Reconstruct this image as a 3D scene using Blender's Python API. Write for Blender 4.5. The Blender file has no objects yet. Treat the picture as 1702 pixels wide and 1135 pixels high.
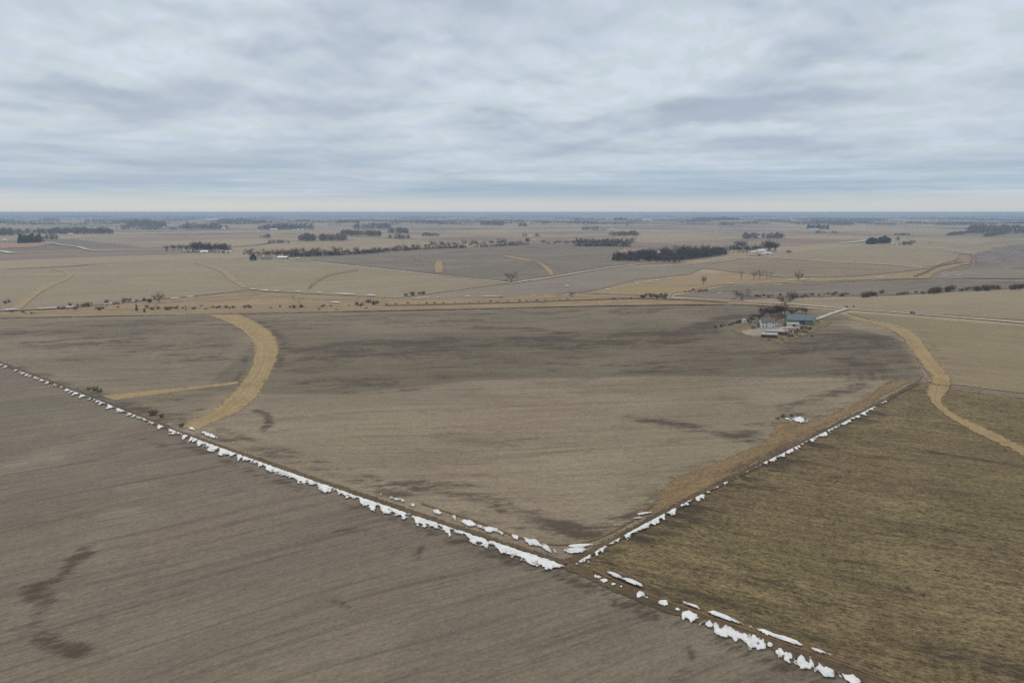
import bpy, math, random
import numpy as np
from mathutils import Vector
from mathutils.geometry import delaunay_2d_cdt

S = bpy.context.scene
COL = S.collection
R = math.radians

# ------------------------------------------------------------------ camera
CAM_Z, PITCH, FPX = 95.0, R(10.72), 1135.0
cam_d = bpy.data.cameras.new('camera')
cam_d.lens = 24.0
cam_d.sensor_width = 36.0
cam_d.clip_start = 1.0
cam_d.clip_end = 250000.0
cam = bpy.data.objects.new('camera', cam_d)
COL.objects.link(cam)
cam.location = (0, 0, CAM_Z)
cam.rotation_euler = (R(90) - PITCH, 0, 0)
S.camera = cam
S.view_settings.view_transform = 'Standard'
S.view_settings.look = 'None'
S.view_settings.gamma = 1.0
S.view_settings.exposure = 0.0
S.cycles.volume_bounces = 1
S.cycles.use_denoising = False
S.cycles.max_bounces = 4
S.cycles.diffuse_bounces = 2


def lin(r, g=None, b=None):
    if g is None:
        r, g, b = r
    f = lambda c: (c / 12.92 if c <= .04045 else ((c + .055) / 1.055) ** 2.4)
    return (f(r / 255), f(g / 255), f(b / 255), 1.0)


class NT:
    """small helper to write node graphs"""
    def __init__(s, nt):
        s.nt = nt

    def node(s, t, props=None, **inp):
        n = s.nt.nodes.new(t)
        for k, v in (props or {}).items():
            setattr(n, k, v)
        for k, v in inp.items():
            key = int(k[1:]) if k[0] == 'i' and k[1:].isdigit() else k.replace('_', ' ')
            s.put(n.inputs[key], v)
        return n

    def put(s, sock, v):
        if isinstance(v, bpy.types.NodeSocket):
            s.nt.links.new(v, sock)
        else:
            sock.default_value = v

    def m(s, op, a, b=0.0, c=None, clamp=False):
        n = s.nt.nodes.new('ShaderNodeMath')
        n.operation = op
        n.use_clamp = clamp
        s.put(n.inputs[0], a)
        s.put(n.inputs[1], b)
        if c is not None:
            s.put(n.inputs[2], c)
        return n.outputs[0]

    def vm(s, op, a, b):
        n = s.nt.nodes.new('ShaderNodeVectorMath')
        n.operation = op
        s.put(n.inputs[0], a)
        s.put(n.inputs[1], b)
        return n.outputs[0]

    def mix(s, f, a, b, mode='MIX'):
        n = s.nt.nodes.new('ShaderNodeMix')
        n.data_type = 'RGBA'
        n.blend_type = mode
        n.clamp_factor = True
        s.put(n.inputs[0], f)
        s.put(n.inputs[6], a)
        s.put(n.inputs[7], b)
        return n.outputs[2]

    def ss(s, x, lo, hi, a=0.0, b=1.0):
        n = s.nt.nodes.new('ShaderNodeMapRange')
        n.interpolation_type = 'SMOOTHSTEP'
        s.put(n.inputs[0], x)
        n.inputs[1].default_value = lo
        n.inputs[2].default_value = hi
        n.inputs[3].default_value = a
        n.inputs[4].default_value = b
        return n.outputs[0]

    def noise(s, vec, scale, detail=4.0, rough=.55, dist=0.0):
        n = s.node('ShaderNodeTexNoise', None, Scale=scale, Detail=detail, Roughness=rough, Distortion=dist)
        s.put(n.inputs['Vector'], vec)
        return n.outputs[0]

    def mapping(s, vec, rot=0.0, scale=(1, 1, 1), loc=(0, 0, 0)):
        n = s.nt.nodes.new('ShaderNodeMapping')
        s.put(n.inputs['Vector'], vec)
        n.inputs['Rotation'].default_value = (0, 0, rot)
        n.inputs['Scale'].default_value = scale
        n.inputs['Location'].default_value = loc
        return n.outputs[0]


# ------------------------------------------------------------------ world: overcast sky
SUN_EL, SUN_ROT = R(38), R(-35)
W = bpy.data.worlds.new('World')
S.world = W
W.use_nodes = True
W.node_tree.nodes.clear()
w = NT(W.node_tree)
sky = w.node('ShaderNodeTexSky', dict(sky_type='NISHITA', sun_disc=False, sun_elevation=SUN_EL, sun_rotation=SUN_ROT))
tc = w.node('ShaderNodeTexCoord')
dirv = tc.outputs['Generated']
sep = w.node('ShaderNodeSeparateXYZ', None, Vector=dirv)
dz = w.m('MAXIMUM', sep.outputs[2], 0.0)
az = w.m('ARCTAN2', sep.outputs[0], sep.outputs[1])
fv = w.m('MULTIPLY', w.m('LOGARITHM', w.m('ADD', dz, .04), math.e), .68)
plane = w.node('ShaderNodeCombineXYZ', None, X=az, Y=fv, Z=0.0).outputs[0]
# billows seen from the side: broad decks, mid rolls, wisps; lit from above, so their bases are darker
deck = w.noise(w.mapping(plane, R(3), (2.4, 2.6, 1), (3.1, 1.7, 0)), 1.0, 4.0, .5, .3)
roll = w.noise(w.mapping(plane, R(-3), (6.5, 5.2, 1), (7.3, 2.2, 0)), 1.0, 4.0, .5, .2)
roll2 = w.noise(w.mapping(plane, R(-3), (6.5, 5.2, 1), (7.3, 2.36, 0)), 1.0, 4.0, .5, .2)
wisp = w.noise(w.mapping(plane, R(-2), (22, 15, 1), (1.3, 5.2, 0)), 1.0, 5.0, .58, .3)
base = w.m('MULTIPLY', w.m('SUBTRACT', roll2, roll), .75)
dens = w.m('ADD', w.m('ADD', w.m('MULTIPLY', deck, .64), w.m('MULTIPLY', roll, .32)), w.m('ADD', w.m('MULTIPLY', wisp, .15), base))
# a few heavier cloud bases: (pixel x, pixel y, half width, half height in px, strength)
warp = w.noise(w.mapping(dirv, 0, (11, 11, 30)), 1.0, 4.0, .6)
for bx, by, bw, bh, st in ((1205, 187, 100, 20, .21), (970, 212, 70, 14, .13), (840, 192, 75, 24, .13), (120, 155, 140, 24, .11), (620, 20, 160, 30, -.08), (150, 110, 120, 20, -.08), (1000, 110, 260, 30, -.07), (640, 215, 110, 16, -.08), (1150, 222, 170, 12, -.08), (1500, 215, 200, 14, -.07), (1350, 130, 120, 30, .05),
                           (70, 235, 120, 16, .06), (510, 175, 120, 20, .06), (815, 143, 45, 9, .06), (1290, 243, 110, 13, .06),
                           (980, 252, 90, 10, .05), (430, 262, 160, 9, .05)):
    rx, up = (bx - 851) / FPX, (567.5 - by) / FPX
    v = Vector((rx, math.cos(PITCH) + up * math.sin(PITCH), -math.sin(PITCH) + up * math.cos(PITCH))).normalized()
    a0 = math.atan2(v.x, v.y)
    u1 = w.m('DIVIDE', w.m('SUBTRACT', az, a0), bw / FPX)
    u2 = w.m('DIVIDE', w.m('SUBTRACT', w.m('ADD', sep.outputs[2], w.m('MULTIPLY', w.m('SUBTRACT', warp, .5), .05)), v.z), bh / FPX)
    q = w.m('ADD', w.m('MULTIPLY', u1, u1), w.m('MULTIPLY', u2, u2))
    dens = w.m('ADD', dens, w.m('MULTIPLY', w.m('EXPONENT', w.m('MULTIPLY', q, -1.0)), st))
thick = w.ss(dens, .46, .77)
light_c = w.mix(w.ss(wisp, .38, .62), lin(202, 214, 220), lin(212, 221, 234))
dark_c = w.mix(w.ss(deck, .4, .6), lin(160, 176, 190), lin(176, 187, 203))
cl = w.mix(thick, light_c, dark_c)
# the deck grows bluer towards the horizon, with a pale gap right on it
blue = w.ss(dz, .015, .13, 1.0, 0.0)
streak = w.noise(w.mapping(dirv, 0, (2.2, 2.2, 70)), 1.0, 5.0, .55)
cl = w.mix(w.m('MULTIPLY', blue, w.ss(streak, .3, .7, .25, .9)), cl, lin(148, 174, 196))
gap = w.ss(dz, .008, .032, 1.0, 0.0)
cl = w.mix(w.m('MULTIPLY', gap, w.ss(streak, .25, .6, .65, 1.0)), cl, lin(203, 206, 206))
# brighter overhead, as an overcast sky is
zen = w.ss(dz, .25, .8, 1.0, 1.42)
zr = w.ss(dz, .27, .5, 1.0, 1.20)
zb = w.ss(dz, .27, .5, 1.0, .80)
cl = w.mix(1.0, cl, w.node('ShaderNodeCombineXYZ', None, X=w.m('MULTIPLY', zen, zr), Y=zen, Z=w.m('MULTIPLY', zen, zb)).outputs[0], 'MULTIPLY')
bg1 = w.node('ShaderNodeBackground', None, Color=sky.outputs[0], Strength=.08)
bg2 = w.node('ShaderNodeBackground', None, Color=cl, Strength=1.0)
mx = w.node('ShaderNodeMixShader', None, Fac=.94)
W.node_tree.links.new(bg1.outputs[0], mx.inputs[1])
W.node_tree.links.new(bg2.outputs[0], mx.inputs[2])
out = w.node('ShaderNodeOutputWorld')
W.node_tree.links.new(mx.outputs[0], out.inputs[0])

# ------------------------------------------------------------------ sun behind cloud
sd = bpy.data.lights.new('sun', 'SUN')
sd.energy = 1.0
sd.angle = R(18)
sd.color = (1.0, .94, .86)
sun = bpy.data.objects.new('sun', sd)
COL.objects.link(sun)
sun.rotation_euler = (R(90) - SUN_EL, 0, R(180) - SUN_ROT)
sun.location = (0, 0, 400)

# ------------------------------------------------------------------ terrain
rng = np.random.default_rng(11)
WAVES = [(410, .5), (570, .7), (760, .9)]
FARW = [(2300, 2.0), (3700, 3.0), (6100, 4.0), (9000, 5.0)]
_w = [(2 * math.pi / L, a, t, p) for (L, a), t, p in zip(WAVES, (.4, 1.7, 2.6), (1.0, 2.0, .3))]
_f = [(2 * math.pi / L, a, t, p) for (L, a), t, p in zip(FARW, (1.3, 1.9, .9, 1.6), (.2, 3.0, 1.1, 2.2))]


def hgt(x, y):
    x = np.asarray(x, float)
    y = np.asarray(y, float)
    z = np.zeros_like(x)
    for k, a, t, p in _w:
        z = z + a * np.sin(k * (x * math.cos(t) + y * math.sin(t)) + p)
    d = np.hypot(x, y)
    s = np.clip((d - 900) / 4000, 0, 1)
    s = s * s * (3 - 2 * s)
    for k, a, t, p in _f:
        z = z + s * a * np.sin(k * (x * math.cos(t) + y * math.sin(t)) + p)
    return z


def PX(px, py):
    """ground point seen at a pixel of the 1702 x 1135 photograph"""
    rx, up = (px - 851) / FPX, (567.5 - py) / FPX
    dx, dy, dzz = rx, math.cos(PITCH) + up * math.sin(PITCH), -math.sin(PITCH) + up * math.cos(PITCH)
    dzz = min(dzz, -.0012)
    z = 0.0
    for i in range(14):
        t = (CAM_Z - z) / -dzz
        z = .5 * z + .5 * float(hgt(dx * t, dy * t))
    t = (CAM_Z - z) / -dzz
    return dx * t, dy * t


def Z(x, y):
    return float(hgt(x, y))


def m_per_px(x, y):
    return math.sqrt(x * x + y * y + CAM_Z ** 2) / FPX


GA = math.atan2(PX(1525, 635)[1] - PX(940, 935)[1], PX(1525, 635)[0] - PX(940, 935)[0])   # bearing of the section lines


def direc(a, b):
    p, q = PX(*a), PX(*b)
    return math.atan2(q[1] - p[1], q[0] - p[0])


# value noise for snow outlines and the like
_lat = rng.random((256, 256))


def vnoise(x, y):
    xi, yi = np.floor(x).astype(int), np.floor(y).astype(int)
    fx, fy = x - xi, y - yi
    fx, fy = fx * fx * (3 - 2 * fx), fy * fy * (3 - 2 * fy)
    g = lambda a, b: _lat[a % 256, b % 256]
    return (g(xi, yi) * (1 - fx) + g(xi + 1, yi) * fx) * (1 - fy) + (g(xi, yi + 1) * (1 - fx) + g(xi + 1, yi + 1) * fx) * fy


def fbm(x, y, o=4):
    s, a, t = 0, .5, 0
    for i in range(o):
        s = s + a * vnoise(x * 2 ** i + 17 * i, y * 2 ** i + 31 * i)
        t += a
        a *= .5
    return s / t


# ------------------------------------------------------------------ object helpers
def tag(o, label=None, cat=None, group=None, kind=None):
    if label:
        o['label'] = label
    if cat:
        o['category'] = cat
    if group:
        o['group'] = group
    if kind:
        o['kind'] = kind
    return o


def mesh(name, V, F, mats, parent=None, mi=None, smooth=False):
    me = bpy.data.meshes.new(name)
    me.from_pydata([tuple(map(float, v)) for v in V], [], [tuple(map(int, f)) for f in F])
    for m in (mats if isinstance(mats, (list, tuple)) else [mats]):
        me.materials.append(m)
    if mi is not None:
        me.polygons.foreach_set('material_index', np.asarray(mi, np.int32))
    if smooth:
        me.polygons.foreach_set('use_smooth', np.ones(len(me.polygons), bool))
    me.update()
    o = bpy.data.objects.new(name, me)
    COL.objects.link(o)
    if parent:
        o.parent = parent
    return o


def empty(name, loc, rz=0.0):
    o = bpy.data.objects.new(name, None)
    o.empty_display_size = 1.0
    COL.objects.link(o)
    o.location = loc
    o.rotation_euler = (0, 0, rz)
    return o


def off(x, y, lvl):
    return lvl * (.04 + 1.6e-4 * np.hypot(x, y))


def inside(X, Y, poly):
    r = np.zeros(X.shape, bool)
    n = len(poly)
    for i in range(n):
        x0, y0 = poly[i]
        x1, y1 = poly[(i + 1) % n]
        if y0 == y1:
            continue
        c = ((y0 > Y) != (y1 > Y)) & (X < (x1 - x0) * (Y - y0) / (y1 - y0) + x0)
        r ^= c
    return r


def seg_dist(X, Y, pts):
    d = np.full(X.shape, 1e9)
    for (x0, y0), (x1, y1) in zip(pts[:-1], pts[1:]):
        dx, dy = x1 - x0, y1 - y0
        t = np.clip(((X - x0) * dx + (Y - y0) * dy) / max(dx * dx + dy * dy, 1e-9), 0, 1)
        d = np.minimum(d, np.hypot(X - x0 - t * dx, Y - y0 - t * dy))
    return d


def spline(pts, n):
    """Catmull-Rom through points, n samples evenly by chord"""
    P = np.asarray(pts, float)
    if len(P) == 2:
        return P[0] + (P[1] - P[0]) * np.linspace(0, 1, n)[:, None]
    Q = np.vstack([2 * P[0] - P[1], P, 2 * P[-1] - P[-2]])
    dl = np.concatenate([[0], np.cumsum(np.hypot(*(P[1:] - P[:-1]).T))])
    res = []
    for s in np.linspace(0, dl[-1], n):
        i = min(max(int(np.searchsorted(dl, s, 'right')) - 1, 0), len(P) - 2)
        t = (s - dl[i]) / max(dl[i + 1] - dl[i], 1e-9)
        a, b, c, d = Q[i], Q[i + 1], Q[i + 2], Q[i + 3]
        res.append(.5 * (2 * b + (c - a) * t + (2 * a - 5 * b + 4 * c - d) * t * t + (3 * b - a - 3 * c + d) * t ** 3))
    return np.array(res)


def drape(name, px, lvl, mat, sp, wet=(), near=0.0, jag=0.0):
    """a field: polygon given by pixels, laid on the terrain with an inner grid of points"""
    poly = [PX(*p) for p in px]
    B = []
    for i in range(len(poly)):
        a, b = np.array(poly[i]), np.array(poly[(i + 1) % len(poly)])
        n = max(1, int(np.hypot(*(b - a)) / (sp * 1.5)))
        nv = np.array([-(b - a)[1], (b - a)[0]]) / max(np.hypot(*(b - a)), 1e-6)
        for k in range(n):
            q = a + (b - a) * k / n
            if k and jag:
                q = q + nv * jag * (fbm(np.array(q[0] * .06), np.array(q[1] * .06), 3) - .5)
            B.append((float(q[0]), float(q[1])))
    pa = np.array(B)
    x0, y0 = pa.min(0)
    x1, y1 = pa.max(0)
    nx, ny = int((x1 - x0) / sp) + 1, int((y1 - y0) / sp) + 1
    I, J = np.meshgrid(np.arange(nx), np.arange(ny))
    X, Y = x0 + I * sp + .37 * sp + .1 * sp * np.sin(J * 12.9), y0 + J * sp + .41 * sp + .1 * sp * np.sin(I * 7.7)
    ok = inside(X, Y, B)
    if near:
        ok &= (np.hypot(X, Y) < near) | ((I % 2 == 0) & (J % 2 == 0))
    X, Y = X[ok], Y[ok]
    far = seg_dist(X, Y, B + B[:1]) > sp * .45
    V2 = B + list(zip(X[far].tolist(), Y[far].tolist()))
    n = len(B)
    vs, _, fs, *_ = delaunay_2d_cdt([Vector(v) for v in V2], [(i, (i + 1) % n) for i in range(n)], [], 1, 1e-4)
    A = np.array([(v.x, v.y) for v in vs])
    z = hgt(A[:, 0], A[:, 1]) + off(A[:, 0], A[:, 1], lvl)
    F = [f if (A[f[1]][0] - A[f[0]][0]) * (A[f[2]][1] - A[f[0]][1]) - (A[f[1]][1] - A[f[0]][1]) * (A[f[2]][0] - A[f[0]][0]) > 0 else f[::-1] for f in fs]
    o = mesh(name, np.column_stack([A, z]), F, mat, smooth=True)
    ed = o.data.attributes.new('edge', 'FLOAT', 'POINT')
    ed.data.foreach_set('value', seg_dist(A[:, 0], A[:, 1], B + B[:1]).astype(np.float32))
    if wet:
        wv = np.zeros(len(A))
        tv = np.zeros(len(A))
        for kind, pp, hw, st in wet:
            wp = [PX(*p) for p in pp]
            if kind == 'pale':
                q = spline(wp, max(2, 6 * len(wp))).tolist()
                tv = tv - st * np.clip(1 - seg_dist(A[:, 0], A[:, 1], q) / hw, 0, 1)
            elif kind == 'tone':
                dd = seg_dist(A[:, 0], A[:, 1], wp + wp[:1])
                tv = np.maximum(tv, st * np.where(inside(A[:, 0], A[:, 1], wp), np.clip(.5 + dd / hw, 0, 1), np.clip(.5 - dd / hw, 0, 1)))
            elif kind == 'line':
                q = spline(wp, max(2, 6 * len(wp))).tolist()
                s = np.clip(1 - seg_dist(A[:, 0], A[:, 1], q) / (hw * 1.5), 0, 1)
                wv = np.maximum(wv, st * s * s * (3 - 2 * s))
            else:
                ins = inside(A[:, 0], A[:, 1], wp)
                s = np.clip(seg_dist(A[:, 0], A[:, 1], wp + wp[:1]) / hw, 0, 1)
                wv = np.maximum(wv, np.where(ins, st * s, 0))
        at = o.data.attributes.new('tone', 'FLOAT', 'POINT')
        at.data.foreach_set('value', tv.astype(np.float32))
        at = o.data.attributes.new('wet', 'FLOAT', 'POINT')
        at.data.foreach_set('value', wv.astype(np.float32))
    return o


def ribbon(name, L, Rr, lvl, mat, step=4.0, across=6, px=True, world=False, jag=0.0):
    """a strip between two edges, with UV along (metres) and across (0..1)"""
    a = [PX(*p) for p in L] if px else L
    b = [PX(*p) for p in Rr] if px else Rr
    ln = max(sum(math.dist(p, q) for p, q in zip(a[:-1], a[1:])), 1)
    n = max(3, int(ln / step))
    A, B = spline(a, n), spline(b, n)
    if jag:
        dv = (B - A) / np.maximum(np.hypot(*(B - A).T), 1e-6)[:, None]
        s = np.arange(n) * step
        A = A + dv * (jag * (fbm(s * .09, s * 0 + 3.3, 4) - .5))[:, None]
        B = B + dv * (jag * (fbm(s * .09, s * 0 + 9.1, 4) - .5))[:, None]
    V, UV, F, ED = [], [], [], []
    for i in range(n):
        wd_ = float(np.hypot(*(B[i] - A[i])))
        for k in range(across + 1):
            ED.append(wd_ * min(k, across - k) / across)
            q = A[i] + (B[i] - A[i]) * k / across
            V.append((q[0], q[1], Z(*q) + float(off(q[0], q[1], lvl))))
            UV.append((i * ln / n, k / across))
    for i in range(n - 1):
        for k in range(across):
            j = i * (across + 1) + k
            F.append((j, j + across + 1, j + across + 2, j + 1))
    o = mesh(name, V, F, mat, smooth=True)
    if o.data.polygons[0].normal.z < 0:
        o.data.flip_normals()
    ed = o.data.attributes.new('edge', 'FLOAT', 'POINT')
    ed.data.foreach_set('value', np.array(ED, np.float32))
    uv = o.data.uv_layers.new(name='UVMap')
    for l in o.data.loops:
        uv.data[l.index].uv = UV[l.vertex_index]
    return o


def path(name, pts, width, lvl, mat, step=6.0, across=4, jag=0.0):
    c = [PX(*p) for p in pts]
    q = spline(c, max(3, len(c) * 3))
    t = np.gradient(q, axis=0)
    t /= np.hypot(*t.T)[:, None]
    nv = np.column_stack([-t[:, 1], t[:, 0]]) * width / 2
    return ribbon(name, (q + nv).tolist(), (q - nv).tolist(), lvl, mat, step, across, px=False, jag=jag)


# ------------------------------------------------------------------ materials
def new_mat(name):
    m = bpy.data.materials.new(name)
    m.use_nodes = True
    m.node_tree.nodes.clear()
    n = NT(m.node_tree)
    b = n.node('ShaderNodeBsdfPrincipled', None, Roughness=.9)
    b.inputs['Specular IOR Level'].default_value = .15
    o = n.node('ShaderNodeOutputMaterial')
    m.node_tree.links.new(b.outputs[0], o.inputs[0])
    return m, n, b


def ragged(m, n, b, wdt):
    """the outer metres of a sheet break up into tufts, so that one cover grades into the next"""
    e = n.node('ShaderNodeAttribute', dict(attribute_name='edge')).outputs['Fac']
    p = n.node('ShaderNodeTexCoord').outputs['Object']
    k = n.noise(p, 1.1 / wdt, 6.0, .72)
    a = n.ss(n.m('ADD', n.m('DIVIDE', e, wdt), n.m('MULTIPLY', n.m('SUBTRACT', k, .5), 3.2)), .3, .7)
    n.put(b.inputs['Alpha'], a)


def field_mat(name, A, B, D, ang, streak=.5, grain=.25, patch=.5, long=(.012, .22), mott=.02, wetc=None, wisp=.3, rag=0.0):
    m, n, b = new_mat(name)
    p = n.node('ShaderNodeTexCoord').outputs['Object']
    row = n.mapping(p, -ang, (1, 1, 1))
    bend = n.m('MULTIPLY', n.noise(p, .0035, 2.0, .5), 46.0)
    row = n.vm('ADD', row, n.node('ShaderNodeCombineXYZ', None, X=0.0, Y=bend, Z=0.0).outputs[0])
    s1 = n.noise(n.mapping(row, 0, (long[0], long[1], 1)), 1.0, 5.0, .6, .25)
    s2 = n.noise(n.mapping(row, 0, (long[0] * 3.5, long[1] * 3.2, 1)), 1.0, 4.0, .6, .2)
    mo = n.noise(n.mapping(row, 0, (mott * .55, mott, 1)), 1.0, 6.0, .6, .4)
    hue = n.noise(n.mapping(row, 0, (mott * .22, mott * .5, 1), (40, 7, 0)), 1.0, 3.0, .5)
    c = n.mix(n.ss(mo, .35, .65), A, B)
    hi = [np.array(A[:3]) * k for k in ((1.07, .97, 1.04), (.95, 1.01, .86))]
    c = n.mix(n.m('MULTIPLY', n.ss(hue, .5, .66), wisp * 2), c, tuple(list(hi[0]) + [1]))
    c = n.mix(n.m('MULTIPLY', n.ss(hue, .34, .5, 1, 0), wisp * 2), c, tuple(list(hi[1]) + [1]))
    # dark and pale streaks along the rows
    c = n.mix(n.m('MULTIPLY', n.ss(s1, .5, .74), streak), c, D)
    c = n.mix(n.m('MULTIPLY', n.ss(s2, .55, .75), streak * .55), c, D)
    c = n.mix(n.m('MULTIPLY', n.ss(s1, .28, .46, 1, 0), streak * .35), c, tuple(list(np.array(B[:3]) * 1.22) + [1]))
    # single passes of the implement
    s3 = n.noise(n.mapping(row, 0, (.0035, long[1] * 2.4, 1), (2, 6, 0)), 1.0, 3.0, .7)
    c = n.mix(n.m('MULTIPLY', n.ss(s3, .53, .66), streak * .5), c, D)
    c = n.mix(n.m('MULTIPLY', n.ss(s3, .34, .46, 1, 0), streak * .35), c, tuple(list(np.array(B[:3]) * 1.25) + [1]))
    # drawn-out damp spots
    pt = n.noise(n.mapping(row, 0, (long[0] * 1.6, long[1] * .28, 1), (11, 4, 0)), 1.0, 6.0, .62, .6)
    c = n.mix(n.m('MULTIPLY', n.ss(pt, .56, .7), patch), c, D)
    # grain of clods and residue
    g1 = n.noise(n.mapping(row, 0, (.7, 1.1, 1)), 1.0, 3.0, .68)
    g2 = n.noise(n.mapping(row, 0, (1.7, 2.6, 1)), 1.0, 2.0, .6)
    g0 = n.noise(n.mapping(row, 0, (.22, .5, 1), (3, 8, 0)), 1.0, 5.0, .68)
    g = n.m('ADD', n.m('MULTIPLY', n.m('SUBTRACT', g1, .5), grain * 4.5), n.m('MULTIPLY', n.m('SUBTRACT', g2, .5), grain * 3.5))
    g = n.m('ADD', g, n.m('MULTIPLY', n.m('SUBTRACT', g0, .5), grain * 3.0))
    g = n.m('ADD', g, 1.0)
    gv = n.node('ShaderNodeCombineXYZ', None, X=g, Y=g, Z=g).outputs[0]
    c = n.mix(1.0, c, gv, 'MULTIPLY')
    # wet ground where the field lies low
    at = n.node('ShaderNodeAttribute', dict(attribute_name='wet')).outputs['Fac']
    wn = n.ss(n.noise(n.mapping(row, 0, (.022, .06, 1), (5, 9, 0)), 1.0, 4.0, .6, .3), .34, .66, -.5, .5)
    wf = n.ss(n.noise(n.mapping(row, 0, (.07, .22, 1), (15, 2, 0)), 1.0, 5.0, .7), .34, .66, -.5, .5)
    wm = n.m('ADD', at, n.m('ADD', n.m('MULTIPLY', wn, .75), n.m('MULTIPLY', wf, .6)))
    wg = n.ss(n.noise(n.mapping(row, 0, (.3, .9, 1), (25, 3, 0)), 1.0, 4.0, .7), .32, .68, -.5, .5)
    wm = n.m('ADD', wm, n.m('MULTIPLY', wg, .55))
    wm = n.m('MULTIPLY', n.ss(wm, .25, 1.1), n.ss(at, .0, .35))
    tone = n.node('ShaderNodeAttribute', dict(attribute_name='tone')).outputs['Fac']
    tk = n.m('SUBTRACT', 1.0, n.m('MULTIPLY', tone, .55))
    c = n.mix(1.0, c, n.node('ShaderNodeCombineXYZ', None, X=tk, Y=tk, Z=tk).outputs[0], 'MULTIPLY')
    c = n.mix(n.m('MULTIPLY', wm, .85), c, wetc or tuple(list(np.array(D[:3]) * .8) + [1]))
    n.put(b.inputs['Base Color'], c)
    bump = n.node('ShaderNodeBump', None, Strength=.5, Distance=.15, Height=n.m('ADD', g1, g2))
    n.put(b.inputs['Normal'], bump.outputs[0])
    if rag:
        ragged(m, n, b, rag)
    return m


def strip_mat(name, A, B, D, sv=9.0, su=.03, grain=.25, edge=None, rag=0.0):
    """mown grass, tracks: streaks follow the strip's own length (UV)"""
    m, n, b = new_mat(name)
    uv = n.node('ShaderNodeUVMap').outputs[0]
    p = n.node('ShaderNodeTexCoord').outputs['Object']
    s = n.noise(n.mapping(uv, 0, (su, sv, 1)), 1.0, 4.0, .6, .15)
    mo = n.noise(p, .05, 5.0, .6, .3)
    g1 = n.noise(p, .7, 3.0, .65)
    c = n.mix(n.ss(mo, .35, .65), A, B)
    c = n.mix(n.m('MULTIPLY', n.ss(s, .5, .72), .6), c, D)
    c = n.mix(n.m('MULTIPLY', n.ss(s, .3, .46, 1, 0), .4), c, tuple(list(np.array(B[:3]) * 1.2) + [1]))
    g = n.m('ADD', n.m('MULTIPLY', n.m('SUBTRACT', g1, .5), grain * 2.6), 1.0)
    c = n.mix(1.0, c, n.node('ShaderNodeCombineXYZ', None, X=g, Y=g, Z=g).outputs[0], 'MULTIPLY')
    if edge:
        v = n.node('ShaderNodeSeparateXYZ', None, Vector=uv).outputs[1]
        e = n.m('ABSOLUTE', n.m('SUBTRACT', v, .5))
        e = n.ss(n.m('ADD', e, n.m('MULTIPLY', n.m('SUBTRACT', mo, .5), .25)), .4, .5)
        c = n.mix(n.m('MULTIPLY', e, .8), c, edge)
    n.put(b.inputs['Base Color'], c)
    if rag:
        ragged(m, n, b, rag)
    return m


def plain_mat(name, A, B, scale=1.0, rough=.8, spec=.2, metal=0.0, stretch=(1, 1, 1)):
    m, n, b = new_mat(name)
    p = n.node('ShaderNodeTexCoord').outputs['Object']
    mo = n.noise(n.mapping(p, 0, stretch), scale, 4.0, .6)
    n.put(b.inputs['Base Color'], n.mix(n.ss(mo, .3, .7), A, B))
    b.inputs['Roughness'].default_value = rough
    b.inputs['Metallic'].default_value = metal
    b.inputs['Specular IOR Level'].default_value = spec
    return m


def tree_mat(name, A, B):
    m, n, b = new_mat(name)
    oi = n.node('ShaderNodeObjectInfo').outputs['Random']
    p = n.node('ShaderNodeTexCoord').outputs['Object']
    mo = n.noise(p, .35, 3.0, .6)
    f = n.m('ADD', n.m('MULTIPLY', oi, .55), n.m('MULTIPLY', n.m('SUBTRACT', mo, .5), 1.6), clamp=True)
    n.put(b.inputs['Base Color'], n.mix(f, A, B))
    b.inputs['Roughness'].default_value = .95
    return m


A_MAIN = PX(420, 640)
ROW_MAIN = direc((560, 655), (1140, 632))
ROW_LEFT = direc((0, 1085), (520, 950))
ROW_RIGHT = direc((1150, 735), (1702, 812))
M = {}
M['main'] = field_mat('ploughed_taupe', lin(125, 116, 102), lin(139, 130, 113), lin(98, 89, 76), ROW_MAIN, .55, .22, .55, (.012, .16), .02, lin(71, 62, 54), wisp=.2)
M['left'] = field_mat('ploughed_grey', lin(110, 103, 94), lin(121, 114, 102), lin(88, 81, 73), ROW_LEFT, .75, .2, .35, (.012, .34), .02, lin(66, 60, 50))
M['right'] = field_mat('olive_stubble', lin(101, 91, 67), lin(117, 105, 79), lin(68, 62, 49), ROW_RIGHT, .6, .56, .5, (.02, .4), .05, lin(58, 53, 45))
M['rmid'] = field_mat('green_tan_stubble', lin(128, 119, 96), lin(138, 128, 103), lin(107, 99, 81), direc((1560, 560), (1702, 570)), .6, .2, .3, (.006, .3), .015, rag=3)
M['tan'] = field_mat('tan_stubble', lin(132, 124, 105), lin(142, 133, 112), lin(114, 106, 91), direc((100, 480), (400, 470)), .5, .16, .4, (.004, .07), .008, lin(118, 102, 82), rag=5)
M['dark'] = field_mat('dark_tilled', lin(112, 104, 96), lin(124, 116, 106), lin(90, 82, 77), direc((560, 425), (880, 415)), .6, .14, .5, (.004, .05), .008, rag=7)
M['grey'] = field_mat('grey_tilled', lin(124, 117, 108), lin(134, 127, 116), lin(105, 98, 92), direc((700, 490), (950, 480)), .5, .14, .35, (.005, .08), .01, rag=5)
M['purple'] = field_mat('purple_tilled', lin(112, 105, 104), lin(125, 117, 114), lin(88, 82, 84), direc((1640, 440), (1700, 408)), .8, .12, .3, (.003, .035), .006, rag=8)
M['straw'] = field_mat('straw_grass', lin(137, 120, 96), lin(148, 132, 106), lin(104, 89, 73), direc((100, 515), (500, 505)), .6, .3, .8, (.012, .12), .03, lin(100, 86, 71), rag=6)
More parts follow.
